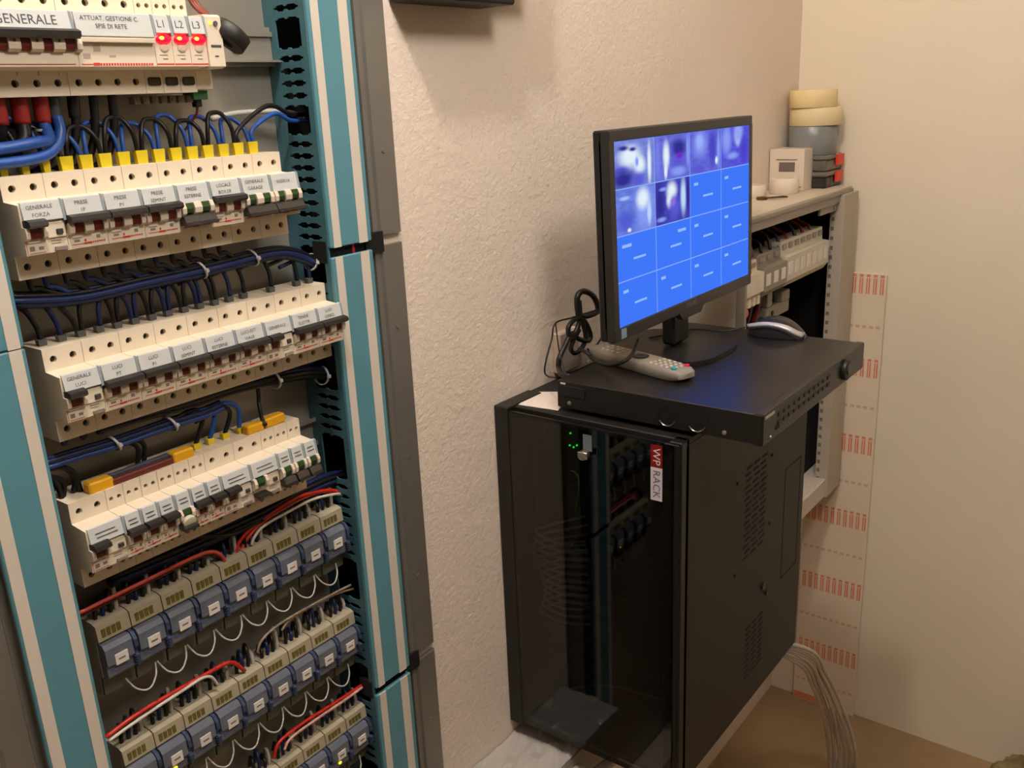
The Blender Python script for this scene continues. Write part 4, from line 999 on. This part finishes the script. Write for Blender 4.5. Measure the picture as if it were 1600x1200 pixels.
for r in range(4):
    for c in range(4):
        x0, z1 = -sw_+c*cw_, st-r*ch_
        g = .0009
        m = viewmat('view_%d_%d' % (r, c), views[(r, c)][0], views[(r, c)][1], r*4+c) if (r, c) in views else BLUE_E
        mpart('picture_cell' if (r, c) in views else 'blue_cell', rect(x0+g*(c > 0), x0+cw_-g*(c < 3), z1-ch_+g*(r < 3), z1-g*(r > 0)), m, panel)
        if (r, c) not in views:
            wv = .030; mpart('caption', rect(x0+cw_*.40, x0+cw_*.40+.040, z1-ch_*.58, z1-ch_*.53, .0002), BAR_E, panel)
            u = .12 if not (r == 2 and c == 1) else .62
            mpart('caption', rect(x0+cw_*u, x0+cw_*u+(.030 if c < 2 and r == 2 else .016), z1-ch_*.27, z1-ch_*.20, .0002), BAR_E, panel)
# ------------------------------------------------------------------ remote, mouse, papers, cables on the recorder
rm = thing('remote_control', 'grey remote control with red and teal buttons lying on the black recorder', 'remote control', (1.352, .772, DZ1), (0, 0, math.radians(-17)))
GREYR = mat('warm_grey_plastic', (134, 126, 114), .45)
def remote_body():
    outl = []
    L, W = .118, .0265
    for i in range(48):
        a = 2*math.pi*i/48; c, s_ = math.cos(a), math.sin(a)
        yy = L*math.copysign(abs(s_)**.42, s_)
        ww = W*(1.0 if yy < -.02 else 1.0-.10*(yy+.02)/.14)
        outl.append((ww*math.copysign(abs(c)**.42, c), yy))
    mb = MB(); rings = []
    for sc, z in ((.90, .001), (1.0, .007), (1.0, .015), (.95, .0195), (.86, .021)):
        rings.append([mb.bm.verts.new((x*sc, y*(sc if sc < 1 else 1)*(1 if sc == 1 else 1.0+.004), z)) for x, y in outl])
    for a, b in zip(rings, rings[1:]):
        for i in range(48): mb.bm.faces.new((a[i], a[(i+1) % 48], b[(i+1) % 48], b[i]))
    mb.bm.faces.new(rings[0][::-1]); mb.bm.faces.new(rings[-1])
    return shade_auto(mb.mesh('shell', GREYR), 50)
obj('shell', remote_body(), rm)
bt = mat('cream_button', (204, 194, 172), .5)
bmsh = cached('rbtn', lambda: MB().cyl((0, 0, .0215), (0, 0, 1), .0026, .0022, 10).mesh('button', bt))
for r in range(5):
    for c in range(4):
        if r == 0 and c in (0, 3): continue
        obj('button', bmsh, rm, (-.0155+c*.0103, -.096+r*.0125, 0))
for r in range(4):
    for c in range(3): obj('button', bmsh, rm, (-.0125+c*.0125, .040+r*.0135, 0))
obj('power_button', MB().cyl((.0150, -.099, .0218), (0, 0, 1), .0046, .003, 14).mesh('power_button', mat('red_button', (214, 40, 48), .4)), rm)
obj('teal_button', MB().cyl((-.0140, -.098, .0218), (0, 0, 1), .0048, .003, 14).mesh('teal_button', mat('teal_button', (40, 150, 150), .4)), rm)
obj('direction_pad', shade_auto(MB().lathe((0, 0, 0), [(.004, .0205), (.0145, .0205), (.0150, .0225), (.0135, .0235), (.0055, .0232), (.004, .0215)], 24).mesh('direction_pad', LEVER)), rm, (0, -.004, 0))

ms = thing('computer_mouse', 'black computer mouse with a curved silver stripe on the recorder', 'mouse', (1.668, .650, DZ1), (0, 0, math.radians(6)))
def mouse_body(sx, z0, z1f, m, name):
    mb = MB(); nu, nv = 40, 8
    rings = []
    for j in range(nv+1):
        t = j/nv; ring = []
        for i in range(nu):
            a = 2*math.pi*i/nu; c, s_ = math.cos(a), math.sin(a)
            y = .056*math.copysign(abs(s_)**.8, s_); x = sx*.031*math.copysign(abs(c)**.8, c)
            sc = math.cos(t*math.pi/2)**.55 if t < 1 else 0.02
            hz = z0 + (z1f(y*sc)-z0)*math.sin(t*math.pi/2)
            ring.append(mb.bm.verts.new((x*sc, y*sc, hz)))
        rings.append(ring)
    for a, b in zip(rings, rings[1:]):
        for i in range(nu): mb.bm.faces.new((a[i], a[(i+1) % nu], b[(i+1) % nu], b[i]))
    mb.bm.faces.new(rings[0][::-1]); mb.bm.faces.new(rings[-1])
    return shade_auto(mb.mesh(name, m), 60)
prof_h = lambda y: .037 - 7.0*(y-.004)**2
obj('shell', mouse_body(1.0, .001, prof_h, mat('mouse_black', (30, 27, 26), .35), 'shell'), ms)
def stripe_mesh():
    mb = MB(); A = []; B = []; C_ = []
    for i in range(25):
        y = -.0555 + .111*i/24
        w_ = .0312*(1-min(1, abs(y)/.0575)**2.6)**.5
        zc = .0145 + .0125*math.cos((y-.006)/.056*math.pi/1.8) - (.006 if y < -.03 else 0)*min(1, (abs(y)-.03)/.02)
        h = .0058 + .0040*max(0, -y)/.056
        A.append(mb.bm.verts.new((-w_-.0008, y, zc-h))); B.append(mb.bm.verts.new((-w_*.93-.0016, y, zc+h)))
        C_.append(mb.bm.verts.new((-w_*.80, y, zc)))
    for i in range(24):
        mb.bm.faces.new((A[i], A[i+1], B[i+1], B[i])); mb.bm.faces.new((B[i], B[i+1], C_[i+1], C_[i])); mb.bm.faces.new((C_[i], C_[i+1], A[i+1], A[i]))
    return mb.mesh('silver_stripe', mat('silver_plastic', (206, 200, 196), .3, metal=.3), True)
obj('silver_stripe', stripe_mesh(), ms)
obj('wheel', shade_auto(MB().cyl((0, .030, .0275), (1, 0, 0), .007, .005, 16).mesh('wheel', BLACK)), ms)
wire('mouse_cable', [(1.662, .712, DZ1+.010), (1.640, .745, DZ1+.004), (1.600, .790, DZ1+.011), (1.56, .80, DZ1+.012), (1.50, .835, DZ1+.012)], .0018, WBLACK, 'thin black mouse cord running over the monitor base', None, 6, 6, 'cord')

# papers under the recorder
def sheet(name, pts, z, m, label):
    b = MB(); b.prism([(p.x, p.y) for p in pts], z, z+.0008, 'z'); return tag(obj(name, b.mesh(name, m)), label, 'paper')
PAPER = mat('white_paper', (226, 212, 202), .7, noise=.04, nscale=30)
sheet('paper_slip', [PZ(810, 633, RZ1), PZ(838, 613, RZ1), PZ(900, 613, RZ1), PZ(872, 642, RZ1)], RZ1+.0004, PAPER, 'white paper slip under the recorder beside the wall rim')
pp_ = [PZ(1140, 699, RZ1-.001), PZ(1178, 702, RZ1-.001), PZ(1154, 714, RZ1-.001)]
b = MB(); q = [Vector((1.30, .61, RZ1+.0022)), Vector((1.40, .61, RZ1+.0022)), Vector((1.405, .580, RZ1-.004)), Vector((1.345, .572, RZ1-.012)), Vector((1.30, .590, RZ1-.001))]
b.bm.faces.new([b.bm.verts.new(v) for v in q])
ext = bmesh.ops.extrude_face_region(b.bm, geom=b.bm.faces[:])
for v in [g for g in ext['geom'] if isinstance(g, bmesh.types.BMVert)]: v.co.z += .0006
tag(obj('paper_slip', b.mesh('paper_slip', PAPER)), 'white paper corner hanging out under the recorder over the vented side', 'paper')

# cables behind the recorder: a tied coil against the wall
CB = mat('black_brown_cable', (34, 29, 26), .45)
YCB = .915
def cab(pp, r, label, y=YCB, group=None): return wire('power_cable', [PY(a, b_, y + (d[0] if d else 0)) for a, b_, *d in pp], r, CB, label, group, 8, 8, 'cable')
cab([(905, 500), (902, 478), (903, 462), (912, 455), (926, 462), (934, 478), (932, 488), (915, 494), (905, 492)], 0.0055, 'thick black cable loop standing up behind the recorder')
cab([(905, 470), (906, 490), (903, 510), (892, 530), (888, 512), (900, 498), (912, 500), (922, 520), (920, 532), (905, 530), (895, 520)], 0.0047, 'black cable coil tied together beside the monitor edge')
cab([(906, 495), (912, 510), (915, 530), (908, 545), (898, 552), (892, 545), (897, 530), (905, 515)], 0.0044, 'inner black cable coil hanging beside the monitor edge')
cab([(893, 520), (883, 540), (874, 560), (873, 575), (878, 585, -.03), (890, 588, -.05)], 0.0052, 'black cable dropping from the coil to the recorder back')
cab([(935, 482), (948, 490), (962, 510), (990, 530), (1010, 540)], .0028, 'thin black cable from the loop to behind the monitor')
cab([(934, 484), (895, 496), (868, 505), (862, 530), (854, 560), (851, 580), (856, 588), (868, 590, -.04)], .0016, 'thin black cord hanging along the wall to the recorder')
cab([(945, 520), (932, 540), (926, 552), (918, 545)], .0020, 'thin black cord between the coil and the monitor edge')
wire('screen_cable', [PY(905, 545, .89), PY(918, 552, .865), PY(928, 562, .850), PY(950, 570, .80), PY(972, 566, .765), PY(988, 553, .762), PY(997, 530, .775)], .0036, CB, 'black cable lying over the remote control to the monitor', None, 8, 8, 'cable')
cab([(868, 505), (874, 550), (884, 585, -.03)], .0012, 'very thin dark cord straight down to the recorder')
ad = thing('plug_adapter', 'small grey plug on the wall behind the tied cables', 'plug', PY(885, 540, .955))
obj('body', MB().box(-.030, .036, -.006, .011, -.050, .030, .003).mesh('body', mat('beige_grey_plug', (196, 178, 160), .7)), ad)
obj('pin', MB().cyl((0, .0, -.060), (0, 0, 1), .005, .012, 10).mesh('pin', BLACK), ad)

# ------------------------------------------------------------------ box high on the wall
wb = thing('wall_box', 'dark stepped box mounted high on the stucco wall above the monitor', 'wall box', (1.00, YW, ZC+.132))
obj('case', MB().box(.000, .200, -.072, 0, .0, .30, .003).mesh('case', BLACK), wb)
obj('side_module', MB().box(.200, .276, -.072, 0, .034, .30, .003).mesh('side_module', BLACK), wb)

# ------------------------------------------------------------------ open grey equipment frame with a shelf on top
FX0, FX1, FYF, FZ1, FZ0 = 1.850, 2.535, .795, 1.640, .780
FRM = mat('grey_beige_steel', (178, 168, 150), .5, noise=.04, nscale=20)
FRM2 = mat('grey_steel_trim', (150, 142, 130), .45, metal=.2)
fr = thing('equipment_frame', 'grey open equipment frame with a shelf top in the room corner', 'frame', (FX0, YW, FZ0))
FO = Vector((FX0, YW, FZ0))
def fpart(name, mb, m, parent=None):
    me = mb.mesh(name, m); me.transform(Matrix.Translation(-FO)); return obj(name, me, parent or fr)
fpart('shelf_top', MB().box(FX0, FX1, FYF+.001, YW-.001, FZ1-.012, FZ1, .001), mat('light_grey_shelf', (200, 188, 168), .6))
fpart('shelf_trim', MB().box(FX0, FX1-.02, FYF-.004, FYF+.012, FZ1-.034, FZ1-.004, .0015).box(FX0, FX1-.02, FYF-.008, FYF-.004, FZ1-.012, FZ1-.004), FRM2)
rp = fpart('post', MB().box(2.425, FX1, .779, .815, FZ0, FZ1-.013, .0012), FRM)
for k in range(32):
    z = FZ1-.05-k*.0252
    fpart('perforation', MB().box(2.4243, 2.4255, .803, .811, z-.005, z+.005), mat('hole_dark', (112, 104, 92), .8), rp)
fpart('post', MB().box(FX0, FX0+.012, .795, .815, FZ0, FZ1-.034, .001), FRM2)
fpart('bottom_sill', MB().box(FX0, FX1, .785, .850, FZ0, FZ0+.055, .002), mat('white_sill', (206, 194, 178), .6))
fpart('back_sheet', MB().box(FX0+.001, FX1, YW-.004, YW-.001, FZ0, FZ1-.013), BLACKM)
fpart('side_sheet', MB().box(FX1-.004, FX1, .815, YW-.004, FZ0, FZ1-.013), BLACKM)
fpart('side_sheet', MB().box(FX0, FX0+.002, .815, YW-.004, FZ0, FZ1-.013), FRM)
fpart('corner_lug', MB().box(2.30, 2.425, .797, .803, FZ1-.052, FZ1-.034).cyl((2.40, .796, FZ1-.043), (0, 1, 0), .006, .003, 10), FRM2)
def module_row(name, label, x0, x1, z0, z1, m, dx=.0, teeth=0):
    t = thing(name, label, 'module', ((x0+x1)/2, .800, (z0+z1)/2))
    h = (z1-z0)/2; w_ = (x1-x0)/2
    obj('housing', MB().prism([(.060, h), (.020, h), (.018, h*.40), (.0, h*.36), (.0, -h*.70), (.012, -h), (.060, -h)], -w_, w_, 'x').mesh('housing', m), t)
    obj('mounting_bracket', MB().box(-w_*.6, w_*.6, .058, YW-.804, -h*.2, h*.2).mesh('mounting_bracket', BLACKM), t)
    n = max(2, int((x1-x0)/.036))
    for k in range(n):
        xx = -w_+(k+.5)*2*w_/n
        obj('window', MB().box(xx-w_/n*.55, xx+w_/n*.55, -.0012, .0004, -h*.45, h*.10).mesh('window', mat('pale_window', (222, 214, 202), .4)), t)
        obj('terminal', MB().box(xx-w_/n*.6, xx+w_/n*.6, .016, .021, h*.62, h*.86).mesh('terminal', FRM2), t)
    for k in range(teeth):
        xx = -w_+(k+.5)*2*w_/teeth
        obj('tooth', MB().box(xx-w_/teeth*.6, xx+w_/teeth*.6, .006, .030, -h-.016, -h+.004).mesh('tooth', m), t)
    return t
module_row('module_row', 'long pale row of modules with small windows in the grey frame', 2.105, 2.385, ZC-.462, ZC-.355, mat('pale_grey_module', (206, 196, 178), .5))
module_row('grey_module', 'plain grey module between the pale ones in the grey frame', 1.968, 2.102, ZC-.462, ZC-.365, mat('mid_grey_module', (140, 132, 118), .5))
module_row('white_module', 'white module with toothed lower edge beside the monitor', 1.866, 1.965, ZC-.455, ZC-.372, CREAM, 0, 4)
for k in range(9):
    x = 1.90+k*.052
    DRW = mat('dark_red_wire', (110, 30, 24))
    m = (WNAVY, WBROWN, WBLACK, WBLACK, WNAVY, DRW, WBLACK, DRW, DRW)[k]
    wire('frame_wire', [(x, .825, ZC-.366), (x+.004, .832, ZC-.345), (x+.002, .850, ZC-.325-.006*(k % 3)), (x-.012, .880, ZC-.318), (x-.03, .93, ZC-.330)], .0040, m, '%s wire curling out of the modules in the grey frame' % {'navy_wire': 'dark blue', 'brown_wire': 'brown', 'black_wire': 'black', 'dark_red_wire': 'dark red'}[m.name], 'wires above the modules in the grey frame', 6, 4)
bl_ = thing('terminal_block', 'small grey terminal block low in the grey frame above the mouse', 'terminal block', (2.16, .84, ZC-.535))
obj('body', MB().box(-.075, .070, .0, .05, -.012, .020, .002).box(.012, .062, -.004, .02, .020, .046, .002).mesh('body', mat('grey_block', (140, 134, 120), .5)), bl_)
obj('upright', MB().box(-.060, -.030, .004, .03, .020, .075, .002).mesh('upright', mat('pale_upright', (170, 160, 148), .5)), bl_)
obj('screw', MB().cyl((-.04, -.001, .004), (0, 1, 0), .006, .004, 12).mesh('screw', SCREW), bl_)
obj('support', MB().box(-.02, .02, .05, YW-.846, -.006, .014).mesh('support', BLACKM), bl_)
rl = thing('red_pilot_light', 'small red pilot light low in the grey frame behind the mouse', 'pilot light', (1.893, .818, ZC-.482))
obj('lens', shade_auto(MB().sphere((0, -.004, 0), .013, 1, .7, 1).mesh('lens', mat('salmon_lens', (214, 92, 70), .35))), rl)
obj('holder', MB().cyl((0, .010, 0), (0, 1, 0), .014, .016, 18).box(-.01, .01, .018, YW-.824, -.008, .008).mesh('holder', BLACK), rl)
for k, x in enumerate((1.93, 1.99, 2.04)):
    wire('frame_wire', [(x, .84, ZC-.46), (x+.004, .85, ZC-.52), (x-.006, .87, ZC-.60), (x, .90, ZC-.70)], .007, (WNAVY, WBLACK, DRW)[k], 'vertical %s cable low in the grey frame' % ('dark blue', 'black', 'dark red')[k], 'vertical cables low in the grey frame', 6, 4)

# things on the shelf
SZ = FZ1
cx_ = thing('carton', 'small white carton with a grey printed window on the shelf', 'carton', (2.375, .872, SZ))
CART = mat('white_card', (218, 204, 184), .6)
obj('box', MB().box(0, .085, 0, .092, 0, .103, .001).mesh('box', CART), cx_)
obj('top_flap', MB().box(.001, .084, .001, .091, .103, .1045).mesh('top_flap', CART), cx_)
obj('printed_window', MB().box(-.0008, .0005, .024, .066, .048, .072).mesh('printed_window', mat('taupe_print', (112, 98, 90), .6)), cx_)
def sidex(parent, s_, size, m, y, z, x=-.0010):
    me = text_mesh(s_, size, m).copy()
    for v in me.vertices: v.co = Vector((0, -v.co.x, v.co.z))
    me.transform(Matrix.Translation((x, y, z))); return obj('lettering', me, parent)
obj('print_line', MB().box(-.0008, .0005, .018, .074, .0770, .0800).mesh('print_line', INKG), cx_)
obj('print_line', MB().box(-.0008, .0005, .006, .016, .008, .011).mesh('print_line', INKG), cx_)
def tape(name, label, c, ro, ri, h, m, cat='tape', core=None, tiltx=0):
    t = thing(name, label, cat, c)
    obj('tape_winding', shade_auto(MB().lathe((0, 0, 0), [(ri+.002, 0), (ro-.001, 0), (ro, .001), (ro, h-.001), (ro-.001, h), (ri+.002, h), (ri+.002, 0)], 40).mesh('tape_winding', m), 50), t)
    obj('core', shade_auto(MB().lathe((0, 0, 0), [(ri, .001), (ri+.002, .001), (ri+.002, h-.001), (ri, h-.001), (ri, .001)], 32).mesh('core', core or CART), 50), t)
    return t
tape('tape_roll', 'white tape roll lying flat in front of the carton', (2.318, .900, SZ), .036, .022, .038, mat('white_tape', (222, 208, 188), .5))
tape('tape_roll', 'white tape roll standing half behind the monitor edge on the shelf', (2.215, .935, SZ), .027, .016, .030, mat('white_tape', (222, 208, 188), .5))
ky = thing('key_ring', 'small dark key with a ring lying on the shelf', 'key', (2.165, .895, SZ), (0, 0, -.72))
DKM = mat('old_brass', (92, 74, 52), .4, metal=.5)
obj('bow', shade_auto(MB().lathe((0, 0, .004), [(.007, -.003), (.013, -.003), (.013, .003), (.007, .003), (.007, -.003)], 20).mesh('bow', DKM)), ky)
obj('blade', MB().box(.012, .044, -.0035, .0035, .002, .006, .001).mesh('blade', DKM), ky)
obj('ring', shade_auto(MB().lathe((.055, 0, .004), [(.009, -.0015), (.012, -.0015), (.012, .0015), (.009, .0015), (.009, -.0015)], 20).mesh('ring', DKM)), ky)
def case(label, z, m, lidm, w_):
    t = thing('organizer_case', label, 'case', (2.490, .885, z))
    obj('tray', MB().box(-.055, .055, -.050, .070, 0, .030, .004).mesh('tray', m), t)
    obj('lid', MB().box(-.058, .058, -.053, .073, .030, .042, .003).mesh('lid', lidm), t)
    obj('clip', MB().box(.006, .056, -.059, -.052, .012, .040, .001).mesh('clip', mat('red_clip', (226, 62, 38), .4)), t)
    for k in range(3): obj('divider', MB().box(-.050+.028*k+.014, -.048+.028*k+.014, -.0505, .06, .004, .028).mesh('divider', lidm), t)
    return t
case('black organizer case with a red clip at the bottom of the stack', SZ, mat('black_tray', (44, 44, 40), .4), mat('grey_clear_lid', (128, 126, 116), .3, trans=.3), 0)
case('clear grey organizer case with a red clip on the black one', SZ+.0425, mat('smoky_tray', (104, 96, 88), .3, noise=.3, nscale=60), mat('grey_clear_lid', (128, 126, 116), .3, trans=.3), 0)
z0 = SZ+.0850
GT = mat('silver_grey_tape', (128, 130, 128), .3, noise=.08, nscale=40)
YT_ = mat('cream_masking_tape', (232, 208, 152), .55)
tape('tape_roll', 'wide silver-grey tape roll standing on the organizer cases', (2.488, .893, z0), .061, .038, .073, GT)
tape('tape_roll', 'cream masking tape roll lying on the silver-grey roll', (2.494, .890, z0+.0735), .067, .038, .045, mat('cream_masking_tape_pale', (226, 206, 160), .55))
tape('tape_roll', 'yellowish masking tape roll on top of the tape stack', (2.482, .895, z0+.119), .060, .038, .044, YT_)

# ------------------------------------------------------------------ printed panel leaning on the right wall
lp = thing('leaning_panel', 'tall thin off-white panel with rows of red print leaning on the side wall', 'panel', (XR-.012, .790, 0))
obj('sheet', MB().box(-.004, .004, -.096, .098, 0, 1.405, .001).mesh('sheet', mat('off_white_sheet', (228, 212, 188), .55)), lp)
REDP = mat('soft_red_print', (222, 134, 106), .6); FAINT = mat('faint_brown_print', (212, 178, 148), .6)
zlev = [PX(1385, 447, XR-.016).z, PX(1365, 577, XR-.016).z, PX(1350, 697, XR-.016).z, PX(1340, 815, XR-.016).z, PX(1335, 925, XR-.016).z, PX(1322, 1030, XR-.016).z]
def mark():
    return MB().box(-.0046, -.0040, 0, .0042, -.026, .018).box(-.0046, -.0040, .0066, .0100, -.026, .018).box(-.0046, -.0040, 0, .0100, .0205, .028).mesh('red_mark', REDP)
for k, z in enumerate(zlev):
    for i in range(10): obj('red_mark', cached('red_mark', mark), lp, (0, -.090+i*.0185, z))
    z2 = (z+zlev[k+1])/2 if k+1 < len(zlev) else z-.12
    for i in range(10): obj('faint_mark', cached('faint_mark', lambda: MB().box(-.0046, -.0040, 0, .011, -.004, .004).mesh('faint_mark', FAINT)), lp, (0, -.088+i*.0185, z2))
obj('red_edge_print', MB().box(-.0046, -.0040, -.010, .095, .004, .026).mesh('red_edge_print', REDP), lp)

# ------------------------------------------------------------------ white cables down to the floor
for k in range(8):
    o1 = Vector((.010*math.cos(k*2.1), .012*math.sin(k*1.7), .006*math.sin(k*2.9)))
    wire('white_cable', [Vector((1.66, .80, RZ0+.004))+o1, Vector((1.71, .80, RZ0-.030))+o1, PX(1240+2.0*k, 1032-3.0*k, 1.82), PX(1270+2.6*k+3*(k % 2), 1074-3.0*k, 1.97+.012*(k % 3)), PX(1287+3.8*k+4*(k % 2), 1120-1.5*k, 2.09+.014*(k % 3)), PX(1294+5.4*k+3*(k % 3), 1165, 2.19), PZ(1298+5.6*k, 1212, .010), PZ(1300+6.5*k, 1270, .008), PZ(1300+8.0*k, 1380, .008)], .0048, mat('dirty_white_cable', (196, 188, 176), .5), 'dirty white cable falling from the rack underside to the floor', 'white cables below the rack', 8, 6)

# ------------------------------------------------------------------ things below the rack
tk = thing('film_wrapped_trunking', 'grey trunking wrapped in wrinkled clear film on the wall below the rack', 'trunking', (1.10, YW, ZC-1.30))
obj('trunking', MB().box(-.10, .40, -.135, -.001, 0, .098, .002).mesh('trunking', mat('grey_trunking', (150, 142, 132), .4)), tk)
fb = MB(); random.seed(3)
N1, N2 = 26, 12; gv = []
for i in range(N1+1):
    row = []
    for j in range(N2+1):
        u, v = i/N1, j/N2
        row.append(fb.bm.verts.new((-.098+.49*u, -.136+.134*v, .101+.006*random.random()*math.sin(u*9+v*4)**2+.004*random.random())))
    gv.append(row)
for i in range(N1):
    for j in range(N2): fb.bm.faces.new((gv[i][j], gv[i+1][j], gv[i+1][j+1], gv[i][j+1]))
film = fb.mesh('film', mat('wrinkled_film', (214, 208, 198), .18, trans=.35))
obj('film', film, tk)
obj('conduit_stub', shade_auto(MB().cyl((.135, -.172, .062), (1, -.25, .1), .011, .09, 14).box(.09, .12, -.165, -.134, .050, .074).mesh('conduit_stub', mat('pale_conduit', (200, 188, 170), .5))), tk)
bg = thing('crumpled_bag', 'crumpled dull green and beige bag on the floor against the side wall', 'bag', (2.47, .16, 0))
cb = MB(); cb.sphere((0, 0, .055), .10, .85, 1.25, .55, 28, 18)
random.seed(11)
for v in cb.bm.verts:
    n_ = .012*math.sin(v.co.x*70)*math.cos(v.co.y*55+v.co.z*40)+.008*random.uniform(-1, 1)
    v.co += v.co.normalized()*n_
    v.co.z = max(v.co.z, .001)
obj('sack', cb.mesh('sack', mat('dull_bag', (126, 112, 76), .7, noise=.25, nscale=18)), bg)
obj('tie_string', shade_auto(MB().lathe((0, 0, .112), [(.020, -.003), (.024, -.003), (.024, .003), (.020, .003), (.020, -.003)], 20).mesh('tie_string', mat('dark_string', (60, 56, 40), .7))), bg)

# ------------------------------------------------------------------ convert room units to metres in the meshes
done = set()
def bake(o, k):
    if o.type == 'MESH' and o.data.name not in done:
        done.add(o.data.name); o.data.transform(Matrix.Scale(k, 4))
    for c in o.children: c.location = c.location*k; bake(c, k)
bpy.context.view_layer.update()
for o in [o for o in bpy.data.objects if o.parent is None and abs(o.scale.x-1) > 1e-6]:
    k = o.scale.x; o.scale = (1, 1, 1); bake(o, k)
